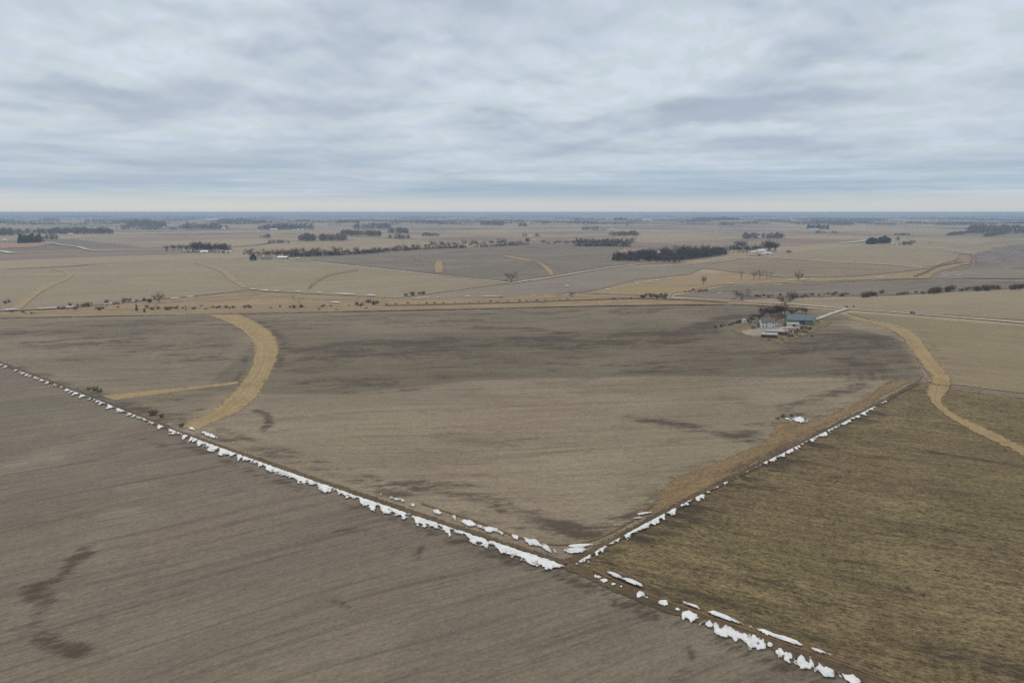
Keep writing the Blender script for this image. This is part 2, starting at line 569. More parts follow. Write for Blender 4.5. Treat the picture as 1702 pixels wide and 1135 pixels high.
M['olive2'] = field_mat('brown_row_field', lin(127, 117, 99), lin(138, 127, 107), lin(104, 94, 80), direc((1200, 445), (1450, 455)), .8, .14, .4, (.003, .05), .008, rag=6)
M['ochre'] = field_mat('ochre_grass', lin(148, 131, 101), lin(140, 127, 104), lin(118, 103, 83), direc((1200, 462), (1400, 458)), .55, .24, .6, (.01, .1), .02, rag=7)
M['rusty'] = field_mat('rusty_grass', lin(140, 122, 106), lin(130, 114, 100), lin(102, 86, 76), GA, .5, .2, .6, (.02, .05), .02, rag=12)
M['tan2'] = field_mat('tan_residue', lin(136, 126, 107), lin(144, 133, 113), lin(118, 108, 92), direc((1300, 520), (1660, 500)), .5, .16, .35, (.004, .1), .008, rag=5)
M['red'] = field_mat('reddish_field', lin(152, 120, 103), lin(148, 124, 108), lin(140, 110, 96), GA, .4, .1, .3, (.004, .04), .006, rag=15)
M['yard'] = field_mat('yard_gravel', lin(142, 134, 121), lin(156, 148, 134), lin(108, 98, 84), GA, .4, .3, .7, (.03, .05), .05, rag=4)
M['lawn'] = field_mat('dormant_lawn', lin(116, 104, 82), lin(128, 115, 92), lin(88, 79, 64), GA, .4, .3, .7, (.03, .06), .06, rag=6)
M['mown'] = strip_mat('mown_grass', lin(143, 126, 94), lin(153, 136, 103), lin(120, 104, 78), 10, .012, .5, None, 3.6)
M['brown'] = field_mat('brown_grass', lin(120, 103, 78), lin(132, 114, 87), lin(94, 79, 62), direc((1100, 820), (1480, 640)), .5, .32, .6, (.015, .2), .05, lin(88, 72, 56), rag=2.5)
M['margin'] = strip_mat('margin_grass', lin(84, 74, 60), lin(100, 87, 68), lin(60, 53, 45), 5, .05, .5, None, 1.6)
M['track'] = strip_mat('brown_track', lin(108, 91, 72), lin(118, 100, 79), lin(84, 71, 57), 4, .04, .35, None, .5)
M['wetedge'] = strip_mat('wet_soil', lin(76, 68, 57), lin(86, 77, 65), lin(62, 55, 46), 4, .05, .3, None, 2)
M['gravel'] = strip_mat('gravel_road', lin(172, 167, 160), lin(184, 180, 174), lin(146, 139, 131), 3.2, .01, .14, None, 1.2)
M['snowroad'] = strip_mat('snowy_road', lin(182, 178, 172), lin(200, 198, 196), lin(146, 138, 128), 3.0, .02, .2, None, 2)
M['faint'] = strip_mat('faint_strip', lin(143, 128, 101), lin(150, 135, 108), lin(128, 114, 91), 4, .02, .2, None, 3)
M['stain'] = strip_mat('damp_strip', lin(124, 110, 92), lin(130, 117, 98), lin(112, 98, 82), 3, .02, .2, None, 4)
M['hedge_line'] = strip_mat('weed_line', lin(99, 88, 76), lin(112, 100, 86), lin(80, 70, 61), 3, .03, .4, None, 1.5)


def snow_material():
    m, n, b = new_mat('old_snow')
    p = n.node('ShaderNodeTexCoord').outputs['Object']
    a = n.noise(p, .5, 5.0, .6)
    d = n.noise(p, 1.6, 3.0, .6)
    c = n.mix(n.ss(a, .35, .7), (.76, .80, .85, 1), (.58, .63, .69, 1))
    c = n.mix(n.m('MULTIPLY', n.ss(d, .6, .75), .35), c, lin(170, 160, 148))
    th = n.node('ShaderNodeAttribute', dict(attribute_name='thick')).outputs['Fac']
    f = n.noise(p, 2.6, 4.0, .7)
    rim = n.ss(n.m('ADD', th, n.m('MULTIPLY', n.m('SUBTRACT', f, .5), .5)), .0, .32, 1, 0)
    c = n.mix(n.m('MULTIPLY', rim, .75), c, lin(120, 108, 92))
    n.put(b.inputs['Alpha'], n.ss(n.m('ADD', th, n.m('MULTIPLY', n.m('SUBTRACT', f, .5), .6)), .0, .1))
    n.put(b.inputs['Base Color'], c)
    b.inputs['Roughness'].default_value = .7
    return m


M['snow'] = snow_material()


def base_mat():
    """open country beyond: a patchwork of quarter sections laid to the survey grid"""
    m, n, b = new_mat('farmland')
    p = n.node('ShaderNodeTexCoord').outputs['Object']
    q = n.mapping(p, -GA, (1, 1, 1))
    wob = n.noise(p, .0009, 3.0, .5)
    q = n.vm('ADD', q, n.node('ShaderNodeCombineXYZ', None, X=n.m('MULTIPLY', wob, 260.0), Y=n.m('MULTIPLY', wob, -200.0), Z=0.0).outputs[0])
    c = None
    vals = []
    for sx, sy, ox, oy in ((1 / 800., 1 / 400., 0, 0), (1 / 410., 1 / 1210., .3, .6), (1 / 1620., 1 / 805., .7, .2)):
        cell = n.vm('FLOOR', n.mapping(q, 0, (sx, sy, 1), (ox, oy, 0)), (0, 0, 0))
        wn = n.node('ShaderNodeTexWhiteNoise', dict(noise_dimensions='2D'), Vector=cell)
        vals.append(wn.outputs['Value'])
    f1 = n.ss(n.m('ADD', n.m('MULTIPLY', vals[0], .6), n.m('MULTIPLY', vals[1], .4)), .15, .85)
    ramp = n.node('ShaderNodeValToRGB', None, Fac=f1)
    cr = ramp.color_ramp
    cr.interpolation = 'LINEAR'
    cols = [(.0, (104, 95, 90)), (.22, (131, 119, 107)), (.45, (149, 136, 116)), (.62, (134, 126, 104)), (.8, (158, 140, 120)), (1.0, (116, 105, 99))]
    cr.elements[0].position, cr.elements[0].color = cols[0][0], lin(cols[0][1])
    cr.elements[1].position, cr.elements[1].color = cols[-1][0], lin(cols[-1][1])
    for pos, cc in cols[1:-1]:
        e = cr.elements.new(pos)
        e.color = lin(cc)
    c = n.mix(n.m('MULTIPLY', n.ss(vals[2], .55, .8), .35), ramp.outputs[0], lin(160, 142, 124))
    mo = n.noise(n.mapping(q, 0, (.004, .009, 1)), 1.0, 6.0, .6, .5)
    c = n.mix(n.m('MULTIPLY', n.ss(mo, .5, .75), .5), c, lin(112, 102, 90))
    c = n.mix(n.m('MULTIPLY', n.ss(mo, .27, .45, 1, 0), .3), c, lin(166, 152, 128))
    st = n.noise(n.mapping(q, 0, (.0025, .06, 1)), 1.0, 4.0, .6)
    c = n.mix(n.m('MULTIPLY', n.ss(st, .5, .7), .3), c, lin(118, 108, 96))
    g = n.m('ADD', n.m('MULTIPLY', n.m('SUBTRACT', n.noise(p, .25, 4.0, .7), .5), .6), 1.0)
    c = n.mix(1.0, c, n.node('ShaderNodeCombineXYZ', None, X=g, Y=g, Z=g).outputs[0], 'MULTIPLY')
    n.put(b.inputs['Base Color'], c)
    return m


M['base'] = base_mat()
M['bark'] = tree_mat('bark', lin(78, 69, 62), lin(100, 90, 82))
M['twig'] = tree_mat('bare_twigs', lin(98, 85, 80), lin(126, 109, 102))
M['twig_dark'] = tree_mat('dark_twigs', lin(72, 63, 62), lin(96, 84, 80))
M['brush'] = tree_mat('brush_stems', lin(88, 75, 66), lin(122, 101, 86))
M['needle'] = tree_mat('evergreen_needles', lin(26, 36, 26), lin(44, 54, 38))
M['wood'] = tree_mat('far_wood', lin(104, 93, 88), lin(132, 119, 113))
M['wood_far'] = tree_mat('distant_wood', lin(66, 62, 60), lin(96, 88, 84))
M['wood_g'] = tree_mat('far_evergreens', lin(40, 50, 40), lin(60, 66, 52))

# ------------------------------------------------------------------ the ground sheet
def build_ground():
    th = np.concatenate([np.linspace(R(22), R(158), 420), np.linspace(R(158), R(382), 80)[1:-1]])
    rad = [6.0]
    while rad[-1] < 90000:
        rad.append(rad[-1] * 1.032 + .2)
    rad = np.array(rad)
    X = rad[:, None] * np.cos(th)[None]
    Y = rad[:, None] * np.sin(th)[None]
    D = np.hypot(X, Y)
    Zz = hgt(X, Y) - .12 - 2.2e-4 * D * np.clip(1.6 - D / 9000, .15, 1)
    nr, nt = X.shape
    V = np.column_stack([X.ravel(), Y.ravel(), Zz.ravel()])
    F = []
    for i in range(nr - 1):
        for j in range(nt):
            k = (j + 1) % nt
            F.append((i * nt + j, (i + 1) * nt + j, (i + 1) * nt + k, i * nt + k))
    c = len(V)
    V = np.vstack([V, [(0, 0, Z(0, 0) - .12)]])
    for j in range(nt):
        F.append((c, j, (j + 1) % nt))
    o = mesh('ground', V, F, M['base'], smooth=True)
    tag(o, 'wide open farmland plain reaching to the horizon', 'ground', kind='structure')


build_ground()


def field(name, label, px, lvl, mat, sp, wet=(), near=0.0, jag=0.0):
    return tag(drape(name, px, lvl, M[mat], sp, wet, near, jag), label, 'field', kind='structure')


# main field, with its damp swales and headland marks
MAIN_WET = [
    ('poly', [(-190, 534), (400, 523), (860, 513), (1215, 508), (1300, 514), (1180, 528), (900, 536), (640, 556), (420, 556), (0, 556)], 30, .42),
    ('line', [(465, 590), (560, 575), (700, 572), (830, 578)], 14, .85),
    ('line', [(470, 605), (520, 600), (570, 602)], 9, .85),
    ('line', [(640, 588), (760, 566), (900, 562), (1000, 574), (1110, 572)], 12, .8),
    ('line', [(760, 545), (880, 548), (1010, 560), (1160, 545)], 12, .75),
    ('line', [(1060, 562), (1160, 545), (1215, 528), (1275, 520)], 15, .95),
    ('line', [(1330, 585), (1400, 560), (1440, 560), (1470, 580)], 22, .8),
    ('line', [(1400, 600), (1450, 600), (1500, 606)], 16, .5),
    ('line', [(420, 545), (480, 570), (470, 590)], 7, .5),
    ('tone', [(330, 650), (455, 656), (560, 655), (680, 645), (780, 633), (900, 629), (1140, 625), (1390, 629), (1540, 634), (1500, 566), (1400, 542), (1160, 538), (900, 552), (440, 556)], 3, .62),
    ('tone', [(-190, 534), (400, 523), (420, 600), (300, 715), (15, 607), (-90, 568)], 6, .30),
    ('tone', [(-190, 534), (400, 523), (860, 513), (1215, 507), (1300, 511), (1420, 524), (1400, 542), (900, 556), (420, 560), (0, 560)], 12, .42),
    ('poly', [(440, 640), (455, 655), (560, 655), (680, 645), (780, 633), (900, 629), (1140, 625), (1390, 629), (1500, 620), (1490, 570), (1400, 545), (1100, 556), (760, 560), (480, 575), (466, 600)], 9, .30),
    ('poly', [(480, 580), (640, 560), (900, 555), (1100, 545), (1200, 530), (1230, 560), (1100, 585), (800, 585), (640, 596), (470, 606)], 14, .78),
    ('poly', [(0, 545), (200, 548), (400, 552), (405, 600), (250, 610), (60, 590), (-60, 560)], 14, .5),
    ('line', [(405, 523), (441, 540), (467, 562), (471, 585), (463, 612)], 2.4, 1.0), ('line', [(410, 585), (404, 612), (390, 635)], 2.0, .8),
    ('poly', [(1300, 590), (1360, 558), (1440, 548), (1500, 575), (1520, 622), (1420, 618)], 16, .66),
    ('line', [(560, 655), (660, 650), (760, 638)], 5, .55), ('line', [(430, 628), (520, 640), (640, 640)], 7, .45),
    ('line', [(425, 683), (443, 690), (447, 702), (438, 716)], 3.2, 1.4),
    ('line', [(360, 712), (430, 735), (520, 765), (640, 800), (700, 812)], 3.0, .6),
    ('line', [(690, 805), (740, 808), (800, 815), (830, 830)], 7, .72), ('line', [(760, 820), (800, 830), (850, 850)], 7, .62),
    ('line', [(890, 860), (920, 870), (945, 885), (960, 893)], 7, .9), ('line', [(905, 890), (960, 892), (1010, 876), (1060, 850), (1092, 815)], 4.5, .7),
    ('line', [(910, 830), (970, 826)], 3.5, .45), ('line', [(1050, 775), (1110, 775)], 5, .4),
    ('line', [(1050, 695), (1150, 710), (1230, 728), (1280, 735)], 6, .7), ('line', [(1090, 705), (1160, 716)], 5, .5),
    ('line', [(1220, 728), (1250, 715), (1290, 695), (1330, 690)], 7, .55),
    ('line', [(1300, 680), (1350, 665), (1400, 650), (1440, 640)], 7, .5), ('line', [(1350, 697), (1400, 680), (1450, 655)], 5, .5),
    ('line', [(830, 735), (900, 730)], 5, .4), ('line', [(610, 700), (660, 706)], 4, .3),
    ('line', [(1190, 770), (1130, 786), (1098, 806)], 4, .45), ('line', [(60, 590), (140, 600), (230, 585)], 8, .35),
    ('line', [(100, 565), (220, 560), (330, 556)], 9, .35), ('line', [(20, 612), (90, 634), (150, 655), (300, 708)], 7, .8),
    ('line', [(195, 668), (260, 665), (300, 664)], 3.0, .8), ('line', [(245, 690), (290, 690), (330, 683)], 6, .75),
    ('line', [(330, 718), (420, 745), (520, 778), (640, 815), (760, 855), (860, 880)], 4.5, .55),
]
for k in range(7):
    x0 = 1380 + k * 20
    MAIN_WET.append(('line', [(x0, 590 + (k % 3) * 3), (x0 + 12, 632)], 2.6, .42))
field('crop_field', 'large taupe tilled field with darker damp swales and tan grass waterway',
      [(-190, 534), (120, 528), (400, 523), (860, 513), (1215, 508), (1300, 512), (1390, 520), (1430, 530), (1480, 548), (1512, 572), (1535, 625), (1525, 635),
       (1310, 745), (1100, 853), (940, 936), (620, 829), (300, 718), (15, 608), (-90, 568)], 2, 'main', 2.6, MAIN_WET, 480)
LEFT_WET = [('pale', [(185, 853), (215, 850)], 5, .5), ('pale', [(0, 776), (35, 770)], 8, .4), ('pale', [(70, 758), (95, 762)], 6, .35), ('pale', [(205, 812), (240, 808)], 5, .35), ('pale', [(575, 900), (620, 892)], 2, .3),
            ('line', [(145, 915), (118, 935), (105, 955), (60, 975), (70, 1000)], 3.4, .9), ('line', [(70, 970), (60, 995), (80, 1010)], 3.0, .6),
            ('line', [(75, 1020), (50, 1045), (20, 1050)], 3.4, .6), ('line', [(60, 1060), (110, 1075), (135, 1085)], 3.0, .55),
            ('line', [(380, 1010), (460, 985), (560, 1000), (585, 1025), (565, 1050)], 1.5, .5),
            ('line', [(560, 885), (610, 880), (600, 895), (540, 905)], 1.6, .5), ('line', [(640, 920), (700, 900), (690, 930)], 1.5, .45),
            ('line', [(930, 950), (1050, 1010), (1200, 1065), (1400, 1150)], 3.6, .7), ('line', [(700, 880), (830, 925), (940, 960)], 3.4, .6),
            ('line', [(300, 738), (450, 795), (640, 860), (800, 912)], 3.0, .6), ('line', [(150, 715), (200, 718), (270, 740), (340, 770)], 3.0, .35),
            ('line', [(1000, 1060), (1110, 1050), (1150, 1090), (1120, 1130)], 1.6, .5), ('line', [(850, 1000), (930, 980), (985, 1010)], 1.8, .4)]
field('crop_field', 'grey brown tilled field filling the lower left corner of the view',
      [(-90, 570), (15, 610), (300, 722), (620, 833), (935, 941), (1180, 1035), (1460, 1140), (1760, 1262), (1300, 1400), (200, 1400), (-700, 1300), (-900, 700), (-500, 560), (-190, 535)],
      1, 'left', 1.9, LEFT_WET, 330)
RIGHT_WET = [('line', [(1000, 930), (1120, 862), (1260, 790), (1400, 715), (1500, 655)], 9, .62), ('line', [(1000, 935), (1100, 985), (1220, 1015), (1300, 1050), (1420, 1110)], 6, .6),
             ('line', [(1480, 740), (1600, 760), (1702, 775)], 3.5, .45), ('line', [(1150, 905), (1260, 960), (1400, 1020)], 7, .4),
             ('line', [(1450, 1065), (1560, 1090), (1702, 1120)], 6, .5), ('line', [(1200, 850), (1400, 760)], 4, .4)]
field('crop_field', 'olive brown stubble field filling the lower right corner of the view',
      [(945, 941), (1100, 857), (1310, 749), (1525, 639), (1702, 661), (1950, 694), (2400, 756), (2700, 1150), (2300, 1560), (1760, 1256), (1460, 1136), (1180, 1031)],
      1, 'right', 1.9, RIGHT_WET, 330)
field('crop_field', 'greenish tan stubble field right of the farmstead below the gravel road',
      [(1395, 518), (1500, 526), (1702, 542), (1950, 562), (2350, 594), (2380, 748), (1950, 689), (1702, 655), (1527, 633), (1540, 625), (1520, 572), (1488, 546), (1436, 529)], 1, 'rmid', 5,
      [('line', [(1590, 600), (1620, 640)], 4, .3), ('line', [(1440, 526), (1520, 545), (1560, 590), (1600, 628)], 5, .45)])
field('grass_verge', 'straw coloured rough grass along the creek left of the road',
      [(-300, 536), (-190, 533), (120, 527), (400, 522), (860, 512), (1215, 507), (1395, 518), (1230, 499), (1062, 491), (900, 487), (760, 493), (660, 497), (500, 489), (415, 483),
       (320, 494), (260, 499), (110, 513), (0, 519), (-300, 526)], 1, 'straw', 5,
      [('line', [(320, 497), (420, 492), (520, 498), (640, 503)], 6, .6), ('line', [(120, 518), (300, 512), (420, 512), (640, 508)], 6, .5), ('line', [(800, 500), (1000, 494), (1200, 503)], 6, .7)])
field('crop_field', 'tan stubble field with a pale waterway on the left beyond the creek',
      [(-300, 526), (0, 518), (110, 512), (260, 498), (320, 493), (415, 482), (500, 488), (660, 496), (750, 484), (850, 471), (780, 462), (700, 455), (560, 440), (470, 430), (410, 430),
       (330, 432), (200, 437), (100, 443), (0, 448), (-200, 456)], 1, 'tan', 11, [('line', [(150, 470), (300, 465)], 25, .3)])
field('crop_field', 'grey tilled field between the two country roads and the creek',
      [(645, 498), (750, 485), (850, 472), (930, 460), (1030, 444), (1180, 438), (1212, 430), (1150, 456), (1060, 465), (1000, 481), (960, 487), (850, 491)], 1, 'grey', 9)
field('crop_field', 'dark tilled field beyond the road below the long hedgerow',
      [(482, 429), (560, 438), (700, 453), (850, 469), (930, 457), (1030, 441), (1180, 436), (1100, 436), (1013, 430), (1040, 411), (960, 408), (880, 406), (700, 414), (600, 421)],
      1, 'dark', 14, [('line', [(860, 436), (960, 452), (1020, 440)], 30, .4), ('line', [(690, 440), (740, 455)], 24, .4)])
field('grass_meadow', 'ochre grass hollow with scattered bare trees right of centre',
      [(960, 488), (1000, 482), (1060, 466), (1150, 457), (1215, 452), (1300, 462), (1420, 460), (1500, 452), (1548, 446), (1590, 432), (1612, 440), (1560, 453), (1550, 464), (1400, 467),
       (1300, 471), (1200, 474), (1110, 491), (1060, 491)], 1, 'ochre', 8, [('line', [(1130, 478), (1200, 470), (1300, 467)], 6, .4)])
field('crop_field', 'brownish field with row lines below the snowy road on the right',
      [(1130, 442), (1215, 428), (1275, 428), (1400, 437), (1548, 446), (1500, 452), (1420, 460), (1300, 462), (1215, 452)], 1, 'olive2', 11)
field('crop_field', 'tan field between the white farmstead and the windbreak farm',
      [(1225, 425), (1320, 418), (1440, 408), (1540, 414), (1618, 424), (1585, 434), (1550, 445), (1400, 435), (1275, 426)], 1, 'tan2', 14)
field('grass_meadow', 'rusty brown weedy hollow beside the purple grey field', [(1582, 436), (1590, 424), (1622, 419), (1620, 440), (1600, 444)], 2, 'rusty', 14)
field('crop_field', 'purple grey tilled field with contour lines at the right edge',
      [(1618, 421), (1702, 403), (1900, 392), (1900, 452), (1702, 446), (1560, 452), (1618, 441)], 1, 'purple', 14)
field('crop_field', 'grey tilled strip below the purple grey field at the right edge', [(1552, 464), (1560, 453), (1620, 443), (1702, 448), (1900, 455), (1900, 464), (1702, 463)], 1, 'grey', 11)
field('crop_field', 'dark grey tilled strip behind the creek shrubs on the right',
      [(1112, 492), (1200, 475), (1300, 472), (1400, 468), (1550, 465), (1900, 466), (1900, 474), (1702, 479), (1500, 491), (1300, 495), (1230, 499)], 1, 'dark', 8,
      [('line', [(1230, 496), (1330, 488), (1480, 491), (1600, 484)], 8, .6)])
field('crop_field', 'tan field above the gravel road at the right', [(1235, 500), (1300, 496), (1500, 492), (1702, 480), (1900, 474), (2000, 556), (1702, 533), (1400, 512)], 1, 'tan2', 6)
field('crop_field', 'small reddish field beside the pine windbreak at the far left', [(-60, 406), (0, 404), (70, 403), (95, 405), (60, 411), (0, 413), (-60, 413)], 1, 'red', 25)

# grass waterways and strips
def strip(name, label, L, Rr, mat, lvl=3, step=4.0, across=8, jag=0.0):
    return tag(ribbon(name, L, Rr, lvl, M[mat], step, across, jag=jag), label, 'grass strip', kind='structure')


strip('grass_waterway', 'wide curved tan grass waterway through the left of the large taupe field',
      [(343, 524), (385, 541), (411, 562), (418, 585), (412, 612), (395, 640), (366, 668), (333, 690), (293, 709)],
      [(400, 523), (436, 540), (461, 562), (466, 585), (458, 612), (443, 640), (424, 668), (390, 691), (328, 715)], 'mown', 3, 3.0, 10, 2.2)
strip('grass_waterway', 'thin tan grass spur joining the wide curved waterway', [(397, 633), (330, 641), (250, 649), (165, 657)], [(393, 640), (330, 648), (260, 658), (193, 667)], 'mown', 3, 3.0, 4, 1.2)
strip('grass_waterway', 'winding tan grass waterway crossing both fields on the right',
      [(1403, 529), (1455, 541), (1489, 556), (1509, 580), (1532, 612), (1546, 630), (1536, 648), (1542, 665), (1575, 694), (1630, 726), (1702, 760), (1800, 812), (1930, 868), (2060, 905)],
      [(1430, 529), (1493, 541), (1525, 556), (1545, 580), (1571, 612), (1583, 630), (1580, 650), (1567, 668), (1592, 690), (1650, 716), (1702, 741), (1800, 790), (1940, 846), (2070, 880)], 'mown', 3, 3.0, 8, 1.8)
tag(drape('grass_margin', [(1524, 633), (1478, 630), (1440, 655), (1408, 676), (1370, 692), (1340, 702), (1278, 700), (1286, 716), (1266, 736), (1188, 768), (1121, 792), (1097, 812), (1088, 832),
                           (1050, 866), (990, 902), (1000, 905), (1100, 852), (1310, 744)], 3, M['brown'], 2.4,
          [('line', [(1130, 815), (1250, 765), (1380, 700)], 3, .55), ('line', [(1280, 705), (1340, 702)], 3, .5)], jag=3.0),
    'brown grass margin widening along the fence line right of the corner', 'grass strip', kind='structure')
strip('grass_waterway', 'pale kinked grass waterway in the tan field at the left', [(82, 447), (104, 454), (104, 463), (66, 476), (40, 494), (10, 516)],
      [(97, 446), (121, 456), (116, 464), (90, 476), (66, 490), (38, 514)], 'faint', 3, 12, 4)
strip('grass_waterway', 'faint brown grass waterway left of the farmstead with the dark evergreen', [(322, 437), (360, 450), (380, 466), (400, 478)], [(329, 436), (376, 450), (398, 466), (415, 480)], 'faint', 3, 12, 4)
strip('grass_waterway', 'short tan grass bulb in the dark field left of the lone tree', [(722, 453), (720, 445), (722, 437), (728, 434)], [(737, 454), (738, 445), (737, 437), (734, 433)], 'mown', 3, 10, 4)
strip('grass_waterway', 'curved tan grass waterway in the dark field right of the lone tree', [(838, 425), (870, 430), (892, 438), (906, 450), (912, 459)], [(838, 427), (868, 433), (900, 438), (918, 448), (923, 459)], 'mown', 3, 10, 4)
strip('damp_strip', 'curved brown damp strip in the tan field', [(508, 481), (520, 468), (545, 456), (595, 447)], [(517, 481), (531, 468), (552, 458), (596, 450)], 'stain', 3, 12, 3)
for nm, lb, pts, wd, mt in (
        ('grass_strip', 'thin pale strip of grass crossing the dark field', [(690, 432), (715, 436), (724, 437)], 9, 'mown'),
        ('grass_strip', 'pale terrace strip high in the dark field left', [(735, 421), (790, 417), (835, 417)], 9, 'faint'),
        ('grass_strip', 'pale terrace strip high in the dark field below the hedgerow gap', [(872, 409), (900, 412), (920, 413)], 12, 'faint'),
        ('weed_line', 'dark weedy fence line across the tan fields at the left', [(-150, 453), (0, 448), (100, 444), (200, 437), (330, 432), (405, 430)], 9, 'hedge_line'),
        ('weed_line', 'dark weedy fence line below the reddish field', [(-80, 426), (40, 421), (130, 418), (290, 417)], 12, 'hedge_line'),
        ('weed_line', 'weedy fence line running from grove to grove', [(385, 411), (430, 407), (470, 402), (500, 401), (590, 398)], 14, 'hedge_line'),
        ('weed_line', 'dark weedy line at the foot of the ochre meadow', [(1300, 471), (1400, 469), (1500, 464), (1560, 463)], 4, 'hedge_line'),
        ('weed_line', 'dark brushy line between the road and the large taupe field', [(640, 508), (860, 503), (1060, 497), (1210, 503)], 9, 'hedge_line'),
        ('weed_line', 'dark edge between tan field and windbreak farm', [(1440, 408), (1540, 414), (1618, 425)], 7, 'hedge_line'),
        ('weed_line', 'rust coloured ditch running from the snowy road to the meadow', [(1600, 436), (1560, 443), (1540, 452), (1520, 460)], 7, 'hedge_line'),
        ('field_track', 'bright track line in the tan field left of the grove', [(230, 389), (300, 387), (330, 386), (380, 388)], 14, 'gravel'),
        ('gravel_road', 'pale gravel road curving past the dark field to the lone tree', [(470, 429), (560, 440), (700, 455), (790, 464), (850, 471)], 6, 'gravel'),
        ('gravel_road', 'pale gravel road rising from the lone tree past the bare wood', [(850, 471), (930, 459), (1030, 443), (1100, 438), (1180, 437), (1230, 430), (1275, 427)], 7, 'gravel'),
        ('gravel_road', 'white snow lined road right of the white farmstead', [(1275, 427), (1400, 436), (1470, 440), (1548, 446)], 9, 'snowroad'),
        ('gravel_road', 'gravel road running down to the right edge beside the tan field', [(1060, 490), (1123, 496), (1180, 498), (1300, 505), (1400, 513), (1520, 522), (1702, 537), (1900, 554)], 7, 'gravel'),
        ('gravel_road', 'snowy lane behind the windbreak farm', [(1395, 405), (1440, 400), (1470, 396), (1520, 394)], 16, 'snowroad'),
        ('gravel_road', 'pale lane running right from the pine windbreak at the far left', [(74, 403), (105, 408), (130, 411), (150, 416), (190, 418)], 12, 'gravel'),
        ('gravel_road', 'short snowy lane at the left edge', [(-40, 415), (0, 418), (20, 421)], 18, 'snowroad'),
        ('field_track', 'pale grass edge below the purple grey field', [(1600, 462), (1650, 463), (1702, 463)], 9, 'faint')):
    tag(path(nm, pts, wd, 4, M[mt], 10), lb, 'road' if 'road' in nm else 'ground strip', kind='structure')
# farm lane, yard and lawn
tag(path('farm_lane', [(1408, 514), (1385, 521), (1358, 531), (1330, 541), (1290, 549)], 5.5, 5, M['gravel'], 4), 'pale gravel lane leading from the road to the farmstead', 'lane', kind='structure')
tag(drape('lawn', [(1205, 551), (1240, 534), (1302, 521), (1340, 526), (1362, 530), (1388, 537), (1340, 562), (1300, 573), (1250, 563)], 3, M['lawn'], 4, jag=4), 'brown dormant lawn round the farmstead', 'lawn', kind='structure')
tag(drape('gravel_yard', [(1222, 551), (1262, 545), (1300, 543), (1345, 540), (1352, 545), (1316, 551), (1300, 559), (1262, 561), (1240, 558)], 4, M['yard'], 3, jag=4), 'pale gravel yard between the farm sheds', 'yard', kind='structure')
# margins along the two field lines and the ditch
LINE_L = [(-90, 569), (15, 609), (160, 664), (300, 720), (460, 776), (620, 831), (780, 884), (940, 938)]
LINE_R = [(942, 938), (1100, 855), (1310, 747), (1525, 637)]
LINE_D = [(942, 940), (1060, 990), (1180, 1034), (1320, 1086), (1460, 1138), (1760, 1260)]
tag(path('grass_margin', LINE_L, 4.4, 4, M['margin'], 3, 5, 2.0), 'brown weedy fence line margin down the left side of the large taupe field', 'grass strip', kind='structure')
tag(path('grass_margin', LINE_R, 4.2, 4, M['margin'], 3, 5, 1.8), 'brown weedy fence line margin up the right side of the large taupe field', 'grass strip', kind='structure')
tag(path('grass_margin', LINE_D, 5.6, 4, M['margin'], 2.5, 6, 1.6), 'brown grassy ditch between the two lower fields', 'grass strip', kind='structure')
tag(path('farm_track', [(985, 948), (1060, 982), (1180, 1025), (1320, 1076), (1480, 1135), (1760, 1250)], 1.1, 5, M['track'], 2.5, 4, .8), 'narrow brown track along the ditch with snow on both sides', 'track', kind='structure')
tag(path('farm_track', [(700, 838), (800, 870), (860, 893), (900, 904), (950, 906), (1000, 893), (1060, 860), (1092, 833)], 1.3, 5, M['track'], 2.5, 4, .8), 'narrow brown track turning round the near corner of the taupe field', 'track', kind='structure')

tag(path('weed_line', [(1525, 636), (1702, 658), (1950, 691), (2380, 752)], 2.6, 4, M['margin'], 4, 4, 1.2), 'weedy fence line between the two fields at the right edge', 'ground strip', kind='structure')
tag(path('weed_line', [(-190, 534), (120, 527), (400, 522), (860, 512), (1215, 507), (1300, 511), (1392, 517)], 5, 4, M['hedge_line'], 5, 5, 3), 'weedy edge along the far side of the large taupe field', 'ground strip', kind='structure')

